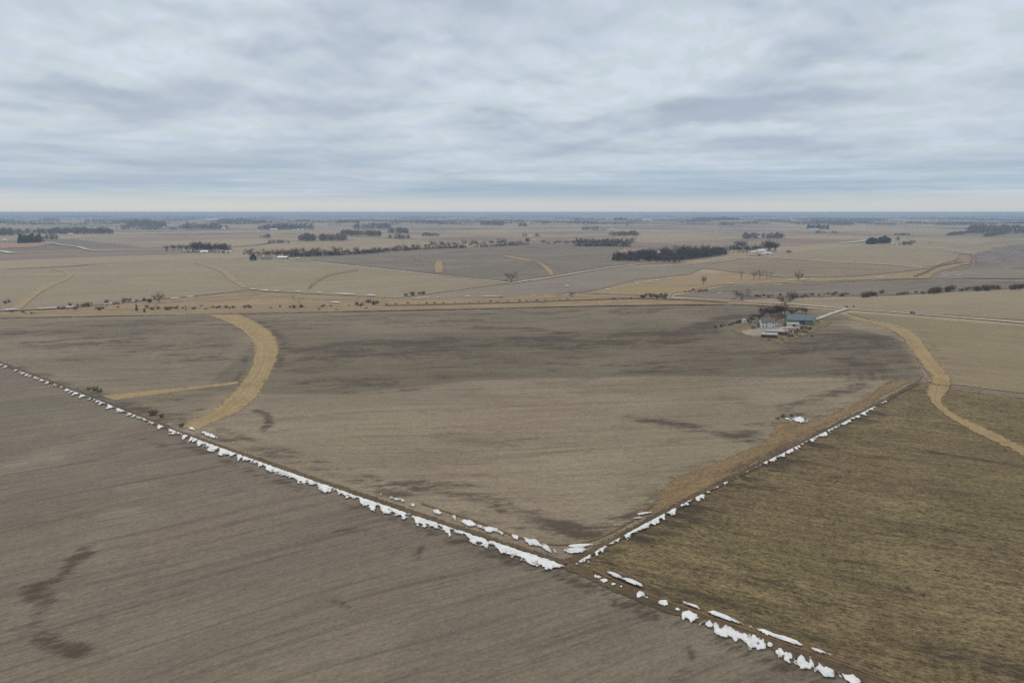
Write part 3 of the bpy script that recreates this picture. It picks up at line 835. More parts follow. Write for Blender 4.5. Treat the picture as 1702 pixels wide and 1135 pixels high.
# ------------------------------------------------------------------ snow
def snow_strip(name, label, pts, shift, half, thr, lvl=6, shear=1.3, su=.42, sv=.5, seed=0, du=.36, dv=.28, amp=.24, fade=None, kind='stuff', fringe=None):
    """wind-packed snow lying along a line: a lumpy sheet kept only where it is thick enough"""
    c = spline([PX(*p) for p in pts], 60)
    ln = float(np.sum(np.hypot(*(c[1:] - c[:-1]).T)))
    n = max(4, int(ln / du))
    c = spline(c, n)
    t = np.gradient(c, axis=0)
    t /= np.hypot(*t.T)[:, None]
    nv = np.column_stack([-t[:, 1], t[:, 0]])
    k = int(2 * half / dv) + 1
    v = np.linspace(-half, half, k)
    s = np.arange(n) * du
    Sg, Vg = np.meshgrid(s, v, indexing='ij')
    X = c[:, 0][:, None] + nv[:, 0][:, None] * (Vg + shift)
    Y = c[:, 1][:, None] + nv[:, 1][:, None] * (Vg + shift)
    nz = fbm((Sg + shear * Vg) * su + seed * 3.7, Vg * sv * .35 + seed * 1.9, 5)
    big = fbm(Sg * .022 + seed, Sg * 0 + .5, 3)
    val = .5 + 2.1 * (nz - .5) + .9 * (big - .5) - thr - .5 * (np.abs(Vg) / half) ** 2
    if fade is not None:
        val = val - np.interp(Sg / ln, *fade)
    val = val - .5 * (1 - np.clip(np.minimum(Sg, ln - Sg) / 5, 0, 1))
    if fringe is not None:
        dd = (half - Vg) / (2 * half) if shift < 0 else (half + Vg) / (2 * half)
        ss_ = Sg + shear * Vg
        L = .5 - 3 * (thr - .4) + 2.0 * (fbm(ss_ * fringe + seed * 7.1, ss_ * 0 + 2.2, 5) - .5) + 1.2 * (big - .5)
        if fade is not None:
            L = L - 1.6 * np.interp(Sg / ln, *fade)
        val = np.minimum(L - dd, dd * 4 - .1) + .9 * (fbm(Sg * 1.1 + seed, Vg * .9, 4) - .5)
        val = val - .8 * (1 - np.clip(np.minimum(Sg, ln - Sg) / 4, 0, 1))
    hh = np.clip(val * 2.2, 0, 1) ** .7 * amp
    Zz = hgt(X, Y) + off(X, Y, lvl) + hh
    keep = (val[:-1, :-1] > 0) & (val[1:, :-1] > 0) & (val[1:, 1:] > 0) & (val[:-1, 1:] > 0)
    idx = np.arange(n * k).reshape(n, k)
    F = np.stack([idx[:-1, :-1], idx[1:, :-1], idx[1:, 1:], idx[:-1, 1:]], -1)[keep]
    used = np.unique(F)
    if len(used) == 0:
        return None
    rm = np.zeros(n * k, int)
    rm[used] = np.arange(len(used))
    V = np.column_stack([X.ravel(), Y.ravel(), Zz.ravel()])[used]
    o = mesh(name, V, rm[F], M['snow'], smooth=True)
    at = o.data.attributes.new('thick', 'FLOAT', 'POINT')
    at.data.foreach_set('value', val.ravel()[used].astype(np.float32))
    if o.data.polygons[0].normal.z < 0:
        o.data.flip_normals()
    return tag(o, label, 'snow', kind=kind)


snow_strip('snow', 'ragged old snow lying along the fence line down the left side', [(-60, 584), (15, 612), (160, 667), (300, 722), (460, 780), (620, 836), (780, 890), (940, 942)], -2.2, 2.7, .40, seed=1, shear=1.1, fringe=.42,
           fade=([0, .1, .18, .3, .45, .6, .8, 1], [.12, .06, .16, .1, .02, -.06, -.05, -.1]))
snow_strip('snow', 'thin broken snow on the field side of the left fence line', [(620, 826), (780, 879), (860, 903), (935, 926)], 2.6, 1.9, .45, seed=5, shear=.5, fade=([0, .4, .8, 1], [.1, .02, -.08, -.1]))
snow_strip('snow', 'thin broken snow beside the tan waterway foot', [(300, 712), (340, 727), (380, 741)], 2.2, 1.6, .47, seed=9)
snow_strip('snow', 'broken snow heap in the near corner of the taupe field', [(860, 896), (910, 913), (945, 920), (985, 903)], 0.5, 2.6, .44, seed=12, su=.5, fade=([0, .5, .8, 1], [.1, -.02, -.02, .1]))
snow_strip('snow', 'thin toothed snow along the fence line up the right side', [(950, 940), (1100, 857), (1310, 750), (1480, 663)], -1.7, 1.7, .44, seed=21, shear=-1.0, fringe=.55, fade=([0, .1, .2, .5, .8, .95, 1], [-.25, -.2, .05, .05, .03, .04, .2]))
snow_strip('snow', 'small white snow scraps on the field side of the right fence line', [(1010, 893), (1060, 868), (1110, 838)], 2.0, 2.0, .6, seed=25)
snow_strip('snow', 'white snow patch by the brush clump in the taupe field', [(1278, 697), (1300, 697), (1318, 699), (1340, 700)], 0, 2.2, .48, seed=31, shear=.2, fade=([0, .5, .7, 1], [.08, .05, -.25, -.2]))
snow_strip('snow', 'upper thin row of snow along the ditch track', [(985, 945), (1060, 976), (1180, 1022), (1320, 1073), (1480, 1130), (1700, 1222)], .6, 1.1, .50, seed=41, shear=.3, su=.2, amp=.4, fade=([0, .2, .5, 1], [-.1, -.02, .0, .02]))
snow_strip('snow', 'wedge of snow at the head of the ditch by the field corner', [(940, 932), (962, 940), (990, 953)], 0, 1.8, .30, seed=45, shear=.3)
# snow lines farther off
for i, (pts, hw, thr, lb) in enumerate((
        ([(0, 517), (110, 512), (160, 508), (260, 499)], 2.6, .26, 'white snow line along the tan field edge at the far left'),
        ([(260, 499), (290, 497), (330, 493), (400, 484)], 2.4, .45, 'broken snow line beside the single bare tree at the left'),
        ([(412, 480), (440, 484), (500, 486), (560, 489), (620, 492), (665, 496)], 3.2, .34, 'white snow line between tan field and creek grass'),
        ([(500, 507), (540, 503), (570, 505)], 4.0, .45, 'snow scraps in the creek grass'),
        ([(680, 497), (760, 494), (860, 493), (950, 490)], 2.6, .42, 'broken snow line along the foot of the grey field'),
        ([(930, 475), (970, 479), (1010, 482), (1060, 473), (1110, 464), (1160, 457)], 3.0, .45, 'dashed snow line between grey field and ochre grass'),
        ([(1080, 492), (1140, 490), (1200, 488)], 2.2, .48, 'snow scraps in the creek brush left of the right bare trees'),
        ([(1200, 473), (1300, 467), (1400, 464), (1480, 462)], 3.4, .50, 'snow scraps along the ochre meadow'),
        ([(1015, 428), (1008, 427), (1002, 428)], 6, .36, 'snow patch at the left tip of the bare wood'),
        ([(1560, 460), (1620, 459), (1702, 462)], 3.5, .47, 'broken snow line in the field at the right edge'),
        ([(1400, 513), (1460, 517), (1560, 525), (1702, 538)], 1.6, .44, 'thin snow along the gravel road at the right'),
        ([(455, 429), (480, 429), (520, 433)], 5, .36, 'snow beside the yard of the farmstead with the dark evergreen'),
        ([(285, 418), (310, 418), (340, 420)], 9, .36, 'snow in front of the brown grove farm'))):
    snow_strip('snow', lb, pts, 0, hw, thr, 6, .4, .12, .2, 60 + i, 1.2, .7, .4)

# the larger drifts in the ditch, one by one: (centre px, length m, width m)
DRIFTS = [((995, 961), 3.2, 1.5, 'small white snow drift at the head of the ditch'), ((1006, 967), 2.6, 1.4, 'second small snow drift from the head of the ditch'),
          ((1021, 973), 1.5, .9, 'tiny broken snow drift near the head of the ditch'), ((1032, 977), 1.4, .8, 'tiny snow scrap below the head of the ditch'),
          ((1063, 990), 3.2, 2.0, 'lumpy snow drift beside the thinnest stretch of ditch track'), ((1075, 995), 2.0, 1.2, 'small ragged snow drift touching the lumpy one'),
          ((1104, 1005), 4.2, 2.0, 'snow drift with a pointed upper tail in the ditch'), ((1126, 1015), 1.8, 1.3, 'narrow upright snow patch in the ditch'),
          ((1147, 1026), 5.2, 3.2, 'heart shaped snow drift in the ditch'), ((1205, 1050), 11.5, 3.6, 'longest white snow drift in the ditch'),
          ((1253, 1069), 7.0, 3.4, 'broad rounded snow drift below the longest one'), ((1278, 1074), 1.8, 1.4, 'small snow lump right of the broad rounded drift'),
          ((1300, 1087), 3.4, 2.6, 'narrow snow drift above the lowest big drifts'), ((1313, 1094), 2.6, 2.6, 'slim upright snow drift among the lowest drifts'),
          ((1334, 1103), 6.0, 3.4, 'big lobed snow drift low in the ditch'), ((1375, 1118), 7.0, 3.2, 'lowest big snow drift near the bottom edge'),
          ((1412, 1131), 4.2, 2.4, 'snow drift cut by the bottom edge')]
DRIFTS.append(((1327, 699), 9.0, 6.0, 'white snow patch beside the brush clump in the taupe field'))
ditch_dir = direc((1000, 965), (1400, 1125))
for i, ((cx, cy), ln, wd, lb) in enumerate(DRIFTS):
    x0, y0 = PX(cx, cy)
    st = .14
    ln, wd = ln * .86, wd * 1.45
    nx, ny = int(ln * 1.7 / st), int(wd * 1.9 / st)
    U, Vv = np.meshgrid((np.arange(nx) - nx / 2) * st, (np.arange(ny) - ny / 2) * st, indexing='ij')
    nz = fbm((U + .35 * Vv) * .95 + i * 5.3, Vv * .45 + i * 2.1, 5)
    r = np.sqrt((U / (ln * .52)) ** 2 + (Vv / (wd * .52)) ** 2)
    val = .86 - r + 1.7 * (nz - .5)
    X = x0 + U * math.cos(ditch_dir) - Vv * math.sin(ditch_dir)
    Y = y0 + U * math.sin(ditch_dir) + Vv * math.cos(ditch_dir)
    hh = np.clip(val * 1.6, 0, 1) ** .6 * .24 * (.75 + .5 * fbm(U * .9, Vv * .9 + i, 3))
    Zz = hgt(X, Y) + off(X, Y, 5.5) + hh
    keep = (val[:-1, :-1] > 0) & (val[1:, :-1] > 0) & (val[1:, 1:] > 0) & (val[:-1, 1:] > 0)
    idx = np.arange(nx * ny).reshape(nx, ny)
    F = np.stack([idx[:-1, :-1], idx[1:, :-1], idx[1:, 1:], idx[:-1, 1:]], -1)[keep]
    if not len(F):
        continue
    used = np.unique(F)
    rm = np.zeros(nx * ny, int)
    rm[used] = np.arange(len(used))
    o = mesh('snow_drift', np.column_stack([X.ravel(), Y.ravel(), Zz.ravel()])[used], rm[F], M['snow'], smooth=True)
    at = o.data.attributes.new('thick', 'FLOAT', 'POINT')
    at.data.foreach_set('value', val.ravel()[used].astype(np.float32))
    tag(o, lb, 'snow drift', 'snow drifts lying in the ditch')

# ------------------------------------------------------------------ trees
def tube(V, F, p, q, r0, r1, n=3):
    p, q = np.array(p), np.array(q)
    d = q - p
    d = d / max(np.linalg.norm(d), 1e-6)
    a = np.cross(d, (0, 0, 1) if abs(d[2]) < .9 else (1, 0, 0))
    a /= np.linalg.norm(a)
    b = np.cross(d, a)
    k = len(V)
    for i in range(n):
        t = 2 * math.pi * i / n
        V.append(p + (a * math.cos(t) + b * math.sin(t)) * r0)
    for i in range(n):
        t = 2 * math.pi * i / n
        V.append(q + (a * math.cos(t) + b * math.sin(t)) * r1)
    for i in range(n):
        F.append((k + i, k + (i + 1) % n, k + n + (i + 1) % n, k + n + i))


def sliver(V, F, p, q, wdt, rr):
    d = np.array(q) - p
    s = np.cross(d, rr.normal(size=3))
    s = s / max(np.linalg.norm(s), 1e-6) * wdt
    k = len(V)
    V.extend([p - s, p + s, q])
    F.append((k, k + 1, k + 2))


def bare_tree_data(seed, spread=.55, fork=.22, upright=.5, twigs=11, tw=.05, levels=(6, 5, 4)):
    """unit tree 10 m tall: trunk mesh and crown mesh (limbs, branches, twigs)"""
    rr = np.random.default_rng(seed)
    TV, TF, CV, CF = [], [], [], []
    H = 10.0
    p = np.zeros(3)
    pts = [p.copy()]
    zf = H * fork
    for i in range(3):
        p = p + np.array([rr.normal() * .12, rr.normal() * .12, zf / 3])
        pts.append(p.copy())
    r = .26
    tube(TV, TF, pts[0] - (0, 0, .6), pts[1], r * 1.35, r, 7)
    tube(TV, TF, pts[1], pts[2], r, r * .9, 7)
    tube(TV, TF, pts[2], pts[3], r * .9, r * .8, 7)

    def grow(p, d, ln, r, lev):
        q1 = p + d * ln * .5
        d2 = d + rr.normal(size=3) * .18 + np.array([0, 0, .12])
        d2 /= np.linalg.norm(d2)
        q2 = q1 + d2 * ln * .5
        tube(CV, CF, p, q1, r, r * .75, 4 if lev < 1 else 3)
        tube(CV, CF, q1, q2, r * .75, r * .5, 4 if lev < 1 else 3)
        if lev == len(levels) - 1:
            for k in range(twigs):
                t = rr.random()
                b = q1 + (q2 - q1) * t
                e = d2 + rr.normal(size=3) * .75
                e /= np.linalg.norm(e)
                sliver(CV, CF, b, b + e * (.7 + .7 * rr.random()), tw, rr)
            return
        for k in range(levels[lev + 1]):
            t = .3 + .7 * (k + rr.random()) / levels[lev + 1]
            b = p + (q1 - p) * t * 2 if t < .5 else q1 + (q2 - q1) * (t - .5) * 2
            e = d2 * .8 + rr.normal(size=3) * .62 + np.array([0, 0, .15])
            e /= np.linalg.norm(e)
            grow(b, e, ln * (.46 + .2 * rr.random()), r * .5, lev + 1)

    for k in range(levels[0]):
        a = 2 * math.pi * (k + rr.random() * .7) / levels[0]
        el = upright + (.9 - upright) * rr.random()
        d = np.array([math.cos(a) * spread, math.sin(a) * spread, el])
        d /= np.linalg.norm(d)
        t = rr.random()
        b = pts[2] + (pts[3] - pts[2]) * t
        grow(b, d, H * (.42 + .18 * rr.random()), r * .55, 0)
    top = max(v[2] for v in CV)
    s = H / top
    for L in (TV, CV):
        for i in range(len(L)):
            L[i] = np.array(L[i]) * s
    return TV, TF, CV, CF


def shrub_data(seed, stems=26, dome=1.0):
    rr = np.random.default_rng(seed)
    V, F = [], []
    for k in range(stems):
        a, sp = rr.random() * 6.28, rr.random() ** .6
        b = np.array([math.cos(a) * sp * 1.0, math.sin(a) * sp * 1.0, -.1])
        ln = 2.6 + 1.2 * rr.random() - sp * .8 * dome
        d = np.array([math.cos(a) * sp * .55, math.sin(a) * sp * .55, 1.0]) + rr.normal(size=3) * .12
        d /= np.linalg.norm(d)
        q = b + d * ln
        tube(V, F, b, q, .06, .03, 3)
        for j in range(12):
            t = .25 + .75 * rr.random()
            e = d * .7 + rr.normal(size=3) * .6
            e /= np.linalg.norm(e)
            s = b + (q - b) * t
            sliver(V, F, s, s + e * (.5 + .6 * rr.random()), .07, rr)
    top = max(v[2] for v in V)
    return [np.array(v) * (3.0 / top) for v in V], F


def ever_data(seed, round_=False):
    rr = np.random.default_rng(seed)
    TV, TF, V, F = [], [], [], []
    tube(TV, TF, (0, 0, -.5), (0, 0, 7.5), .22, .06, 6)
    for k in range(900):
        t = rr.random() ** .8
        z = .6 + 9.4 * t
        rad = (3.0 * math.sin(min(1, (1 - t) * 1.25) * math.pi / 2 * 1.05) if round_ else 2.5 * (1 - t) ** .85 + .15) * (.55 + .55 * rr.random() ** .5)
        a = rr.random() * 6.28
        p = np.array([math.cos(a) * rad * .55, math.sin(a) * rad * .55, z])
        q = np.array([math.cos(a) * rad, math.sin(a) * rad, z - .35 + .5 * rr.random()]) + rr.normal(size=3) * .15
        sliver(V, F, p, q, .32, rr)
    return TV, TF, V, F


def mk(name, V, F, mat):
    me = bpy.data.meshes.new(name)
    me.from_pydata([tuple(map(float, v)) for v in V], [], F)
    me.materials.append(mat)
    me.update()
    return me


def mk2(name, T, C, m1, m2):
    V = list(T[0]) + list(C[0])
    k = len(T[0])
    F = list(T[1]) + [tuple(i + k for i in f) for f in C[1]]
    me = bpy.data.meshes.new(name)
    me.from_pydata([tuple(map(float, v)) for v in V], [], F)
    me.materials.append(m1)
    me.materials.append(m2)
    me.polygons.foreach_set('material_index', np.array([0] * len(T[1]) + [1] * len(C[1]), np.int32))
    me.update()
    return me


PROTO = {}
for key, args in {'oak1': dict(seed=3, spread=.75, fork=.2, upright=.35), 'oak2': dict(seed=8, spread=.8, fork=.24, upright=.3),
                  'elm1': dict(seed=14, spread=.5, fork=.28, upright=.6), 'elm2': dict(seed=21, spread=.55, fork=.2, upright=.5),
                  'ash': dict(seed=33, spread=.42, fork=.3, upright=.75), 'snag': dict(seed=41, spread=.3, fork=.4, upright=.8, twigs=3, levels=(4, 3, 2)),
                  'fan': dict(seed=52, spread=.62, fork=.3, upright=.5, twigs=5, levels=(5, 4, 4))}.items():
    tv, tf, cv, cf = bare_tree_data(**args)
    PROTO[key] = (mk('trunk', tv, tf, M['bark']), mk('crown', cv, cf, M['twig']), mk2('bare_tree', (tv, tf), (cv, cf), M['bark'], M['twig']),
                  mk2('bare_tree', (tv, tf), (cv, cf), M['bark'], M['twig_dark']))
for key, sd_, rd in (('pine1', 5, False), ('pine2', 6, False), ('juniper', 7, True)):
    tv, tf, cv, cf = ever_data(sd_, rd)
    x = mk2('evergreen_tree', (tv, tf), (cv, cf), M['bark'], M['needle'])
    PROTO[key] = (mk('trunk', tv, tf, M['bark']), mk('crown', cv, cf, M['needle']), x, x)
SHRUB = []
for i in range(4):
    v, f = shrub_data(70 + i, dome=(1.0, .5, 1.4, .8)[i])
    SHRUB.append(mk('shrub', v, f, M['brush']))
rt = random.Random(5)


def tree(proto, x, y, H, label, group=None, wide=1.0, parts=True, dark=False, name=None, cat='tree'):
    nm = name or ('evergreen_tree' if proto in ('pine1', 'pine2', 'juniper') else 'bare_tree')
    s = H / 10.0
    z = Z(x, y) + .05
    if parts:
        r = empty(nm, (x, y, z), rt.random() * 6.28)
        for pn, me in (('trunk', PROTO[proto][0]), ('crown', PROTO[proto][1])):
            o = bpy.data.objects.new(pn, me)
            COL.objects.link(o)
            o.parent = r
    else:
        r = bpy.data.objects.new(nm, PROTO[proto][3 if dark else 2])
        COL.objects.link(r)
        r.location = (x, y, z)
        r.rotation_euler = (0, 0, rt.random() * 6.28)
    r.scale = (s * wide, s * wide, s)
    return tag(r, label, cat, group)


def tree_px(proto, px, py, hpx, label, group=None, wide=1.0, parts=True, dark=False):
    x, y = PX(px, py)
    return tree(proto, x, y, hpx * m_per_px(x, y), label, group, wide, parts, dark)


def shrub(px, py, H, label, group=None, wide=1.0, xy=None):
    x, y = xy or PX(px, py)
    o = bpy.data.objects.new('shrub', rt.choice(SHRUB))
    COL.objects.link(o)
    o.location = (x, y, Z(x, y) + .05)
    o.rotation_euler = (0, 0, rt.random() * 6.28)
    s = H / 3.0
    o.scale = (s * wide, s * wide, s)
    return tag(o, label, 'shrub', group)


BARE = ['oak1', 'oak2', 'elm1', 'elm2', 'ash']
# lone trees
tree_px('oak1', 265, 503, 18, 'lone bare fan shaped tree beside the snow line at the left', wide=1.15)
tree_px('oak2', 850, 468, 19, 'lone bushy bare tree where the two gravel roads meet', wide=.95)
tree_px('ash', 1169, 474, 17, 'slender bare tree standing alone in the ochre grass', wide=.8)
tree_px('snag', 1232, 465, 19, 'tall bare tree, leftmost of the row in the ochre meadow', wide=.9)
tree_px('fan', 1253, 464, 15, 'leaning bare tree, second in the ochre meadow row', wide=1.1)
tree_px('fan', 1263, 464, 17, 'bare forked tree in the middle of the ochre meadow row', wide=.8)
tree_px('snag', 1275, 464, 14, 'thin dead tree right of the forked one in the meadow row', wide=1.0)
tree_px('snag', 1281, 464, 15, 'thin dead tree, last of the close meadow row', wide=.9)
tree_px('oak1', 1327, 466, 17, 'spreading bare tree standing apart right of the meadow row', wide=.9)
tree_px('oak2', 1233, 500, 20, 'broad bare tree beside the gravel road behind the farmstead', wide=1.2)
tree_px('oak1', 1304, 508, 24, 'large spreading bare tree by the road behind the big barn', wide=1.25)
tree_px('elm1', 1316, 500, 17, 'bare bushy tree just behind the large spreading one', wide=1.3)
tree_px('snag', 498, 512, 18, 'thin leafless pole like tree in the creek grass', wide=.6)
tree_px('snag', 488, 499, 11, 'small thin dead tree in the creek grass', wide=.8)
tree_px('oak2', 950, 493, 9, 'small dark bare tree at the tip of the grey field', wide=1.2)
tree_px('elm2', 1121, 440, 10, 'small dark bare tree by the road in front of the wood', wide=.8)
tree_px('oak1', 832, 496, 6, 'small scrubby tree in the snow line below the lone bushy tree', wide=1.4)
tree_px('oak1', 1515, 408, 11, 'single bare tree at the right end of the windbreak farm', parts=False)
tree_px('pine2', 240, 519, 6, 'small dark evergreen among the creek shrubs at the left', wide=1.3)
tree_px('pine1', 227, 517, 11, 'narrow dark evergreen by the creek shrubs at the left', wide=.7)
# creek shrubs on the left
for px, n, y0, y1, h0, h1 in ((110, 3, 514, 508, 3, 5), (137, 5, 516, 508, 3, 6), (160, 4, 517, 512, 2.5, 4), (185, 3, 509, 504, 3, 5), (205, 4, 507, 500, 3, 5), (218, 3, 505, 501, 2, 3.5),
                              (244, 5, 503, 499, 3, 4.5), (256, 3, 516, 511, 3, 5), (285, 6, 517, 511, 2.5, 4), (312, 4, 516, 512, 2, 3), (365, 4, 514, 511, 2, 4), (385, 3, 514, 511, 2, 4),
                              (408, 3, 513, 511, 2.5, 4), (52, 3, 524, 520, 1.5, 2.5), (30, 3, 523, 519, 1.5, 2.5), (5, 4, 506, 501, 2.5, 4), (-8, 2, 522, 512, 3, 4), (492, 4, 513, 509, 2.5, 4.5),
                              (545, 3, 511, 509, 2, 3.5), (600, 5, 510, 504, 2.5, 4), (617, 6, 508, 503, 3, 5), (460, 2, 513, 510, 2, 3)):
    for k in range(n):
        shrub(px + rt.uniform(-12, 12), rt.uniform(min(y0, y1), max(y0, y1)), rt.uniform(h0, h1), 'bare brown shrub in the creek grass on the left', 'bare shrubs along the creek on the left', rt.uniform(.8, 1.3))
for px, py, h in ((675, 492, 4), (686, 491, 5.5), (697, 489, 3.5), (704, 489, 4.5)):
    shrub(px, py, h, 'dark bare shrub by the snow line at the left tip of the grey field', 'shrubs at the left tip of the grey field', 1.4)
for k in range(26):
    px = 640 + k * 17 + rt.uniform(-7, 7)
    shrub(px, 506.5 - (px - 640) * .023 + rt.uniform(-1, 1), rt.uniform(1.2, 2.4), 'low bare shrub in the brushy line above the large taupe field', 'low shrubs in the brushy line', 1.5)
for k in range(16):
    shrub(1066 + k * 3.2 + rt.uniform(-3, 3), 497 - rt.uniform(0, 7), rt.uniform(2.5, 5), 'dense bare shrub where the brushy line meets the gravel road', 'thicket where the brush meets the road', 1.3)
# creek shrub belt on the right
for x0, x1, ya, yb, n, h0, h1 in ((1255, 1300, 494, 492, 8, 2, 3.5), (1318, 1390, 495, 489, 15, 2, 4.5), (1392, 1412, 492, 489, 4, 2, 4), (1430, 1478, 495, 486, 14, 3, 6), (1490, 1540, 490, 487, 8, 2, 4.5),
                                  (1546, 1590, 487, 482, 14, 4, 8), (1592, 1612, 485, 482, 5, 3, 5), (1612, 1668, 484, 479, 14, 4, 7.5), (1680, 1702, 481, 478, 7, 5, 8.5), (1705, 1750, 479, 477, 8, 4, 8)):
    for k in range(n):
        t = rt.random()
        shrub(x0 + (x1 - x0) * t, ya + (yb - ya) * t + rt.uniform(-1.3, 1.3), rt.uniform(h0, h1), 'bare dark shrub in the belt along the creek on the right', 'shrub belt along the creek on the right', rt.uniform(1.0, 1.5))
for px, py, h, lb in ((158, 650, 3.0, 'dark brush clump at the foot of the thin grass spur'), (166, 652, 2.4, 'small brush clump right of the one at the grass spur foot'), (148, 648, 1.8, 'low brush left of the clump at the grass spur foot'),
                      (254, 690, 3.0, 'bare brush clump standing off the left fence line'), (268, 694, 2.2, 'low brush beside the clump standing off the left fence line'),
                      (302, 709, 2.4, 'brush clump at the foot of the wide tan waterway'), (1302, 694, 2.2, 'brush clump left of the white snow patch'), (1315, 692, 1.6, 'low brush behind the white snow patch'),
                      (1292, 697, 1.4, 'low tan brush at the left end of the snow patch'),
                      (1407, 511, 2.5, 'small shrub at the lane mouth by the gravel road'), (1419, 511, 2.0, 'small shrub right of the lane mouth'), (1240, 470, 1.5, 'low brush under the meadow trees')):
    shrub(px, py, h, lb, None, 1.25)
# brush in the ochre hollow
for k in range(10):
    shrub(1140 + k * 4 + rt.uniform(-3, 3), 484 + rt.uniform(-2, 2), rt.uniform(1.5, 3), 'low dark brush in the ochre grass left of the meadow trees', 'low brush in the ochre hollow', 1.5)

# hedgerow beyond the dark field
def row(pts, n, h0, h1, label, group, jit=.8, protos=BARE, wide=(.8, 1.2), dark=False):
    q = spline(pts, n)
    for a in q:
        px, py = a[0] + rt.uniform(-3, 3), a[1] + rt.uniform(-jit, jit)
        tree_px(rt.choice(protos), px, py, rt.uniform(h0, h1) * 1.25, label, group, rt.uniform(*wide), False, dark)


row([(478, 427), (520, 425), (570, 424)], 18, 6, 13, 'bare tree in the thick left stretch of the long hedgerow', 'trees in the long hedgerow beyond the dark field', wide=(.9, 1.4))
row([(575, 423), (700, 414), (800, 408), (880, 406)], 46, 5, 11.5, 'bare tree in the thin stretch of the long hedgerow', 'trees in the long hedgerow beyond the dark field')
row([(575, 424), (640, 420), (690, 416)], 14, 4, 7, 'low scrubby tree in the thin stretch of the long hedgerow', 'trees in the long hedgerow beyond the dark field', wide=(1.2, 1.7))
row([(905, 407), (935, 406), (958, 407)], 9, 4, 8, 'bare tree in the short row right of the hedgerow gap', 'trees in the short row right of the gap', wide=(1, 1.5))
row([(960, 409), (985, 409), (1010, 409), (1045, 410)], 18, 9, 14, 'bare tree in the rounded grove right of the hedgerow gap', 'trees of the rounded grove', wide=(.9, 1.4))
# the bare wood by the road
WOOD = [(1012, 428), (1060, 434), (1100, 437), (1125, 437), (1150, 432), (1208, 424), (1212, 421), (1180, 420), (1120, 422), (1060, 425)]
wp = [PX(*p) for p in WOOD]
k = 0
while k < 105:
    px, py = rt.uniform(1010, 1212), rt.uniform(419, 438)
    if inside(np.array([px]), np.array([py]), WOOD)[0]:
        edge = min(1.0, (px - 1005) / 60, (1222 - px) / 40)
        tree_px(rt.choice(BARE), px, py, rt.uniform(12, 17) * (.55 + .45 * edge), 'dark bare tree inside the dense wood by the road', 'trees of the dense bare wood', rt.uniform(.9, 1.3), False, True)
        k += 1
# grove farm, evergreen farm, white farm: their yard trees
row([(272, 415), (300, 416), (318, 416)], 9, 6, 9, 'pale bare tree at the thin left end of the brown grove', 'trees of the brown grove', wide=(.8, 1.1))
row([(318, 418), (340, 418), (382, 420)], 20, 9, 14, 'dark bare tree in the thick right half of the brown grove', 'trees of the brown grove', dark=True)
tree_px('pine1', 277, 417, 5, 'small dark evergreen at the left end of the brown grove', parts=False)
tree_px('juniper', 421, 433, 10, 'round dark evergreen at the left end of the hedgerow farmstead', wide=1.9, parts=False)
row([(412, 428), (430, 428), (440, 428)], 4, 9, 13, 'bare tree behind the round dark evergreen', 'trees behind the round evergreen')
row([(445, 428), (465, 428), (476, 427)], 7, 9, 12, 'bare tree behind the sheds of the hedgerow farmstead', 'trees behind the hedgerow farmstead', wide=(1, 1.4))
row([(1226, 413), (1236, 413)], 3, 10, 12, 'bare tree at the left end of the white farmstead grove', 'trees left of the white farmstead', dark=True)
row([(1216, 419), (1240, 420), (1268, 417)], 12, 8, 11, 'bare tree in the grove behind the white farmstead', 'trees behind the white farmstead', wide=(1, 1.4), dark=True)
row([(1270, 417), (1280, 417), (1290, 417)], 6, 12, 16, 'tall dark bare tree right behind the white farmstead', 'tall trees behind the white farmstead', wide=(.9, 1.2), dark=True)
tree_px('pine1', 1264, 418, 7, 'dark evergreen among the white farm buildings', parts=False)
# near farmstead
row([(1268, 527), (1285, 524), (1302, 523)], 9, 12, 16, 'bare tree in the dark clump behind the white farmhouse', 'trees behind the white farmhouse', dark=True, wide=(.8, 1.1))
row([(1250, 531), (1264, 529)], 4, 6, 8, 'low bare tree left of the dark clump', 'low trees left of the dark clump', wide=(1.1, 1.4), dark=True)
row([(1312, 523), (1328, 521), (1342, 522)], 7, 7, 10, 'bare tree behind the big blue roofed barn', 'trees behind the big barn', wide=(.9, 1.3))
row([(1347, 537), (1360, 536)], 3, 6, 8, 'brown bare tree at the right end of the big barn', 'trees right of the big barn', wide=(.9, 1.2))
for px, py, h, lb in ((1316, 560, 2.4, 'dark bush at the foot of the machine yard'), (1323, 557, 2.0, 'dark bush right of the machine yard'), (1300, 566, 1.8, 'low bush at the front tip of the farmstead'),
                      (1278, 566, 1.6, 'low bush in front of the machine sheds'), (1345, 549, 2.2, 'bush at the right edge of the farm lawn')):
    shrub(px, py, h, lb, None, 1.3)

for px, py, h, pr in ((1246, 541, 9, 'elm1'), (1288, 536, 13, 'oak2'), (1298, 534, 12, 'elm2'), (1304, 545, 8, 'ash'), (1252, 548, 7, 'oak1'), (1340, 549, 8, 'elm1'), (1330, 553, 6, 'oak2'), (1310, 562, 5, 'elm2')):
    tree_px(pr, px, py, h * 1.15, 'bare yard tree among the buildings of the near farmstead', 'yard trees of the near farmstead', 1.1, True)
for k in range(14):
    shrub(1190 + k * 5.5 + rt.uniform(-3, 3), 545 - k * 1.15 + rt.uniform(-1, 1), rt.uniform(1.5, 3.5), 'low dark shrub in the row left of the white farmhouse', 'shrub row left of the farmhouse', 1.3)
for k in range(12):
    shrub(1300 + rt.uniform(0, 50), 547 + rt.uniform(0, 14), rt.uniform(1.0, 2.2), 'low weedy bush among the sheds of the near farmstead', 'weedy bushes among the sheds', 1.4)
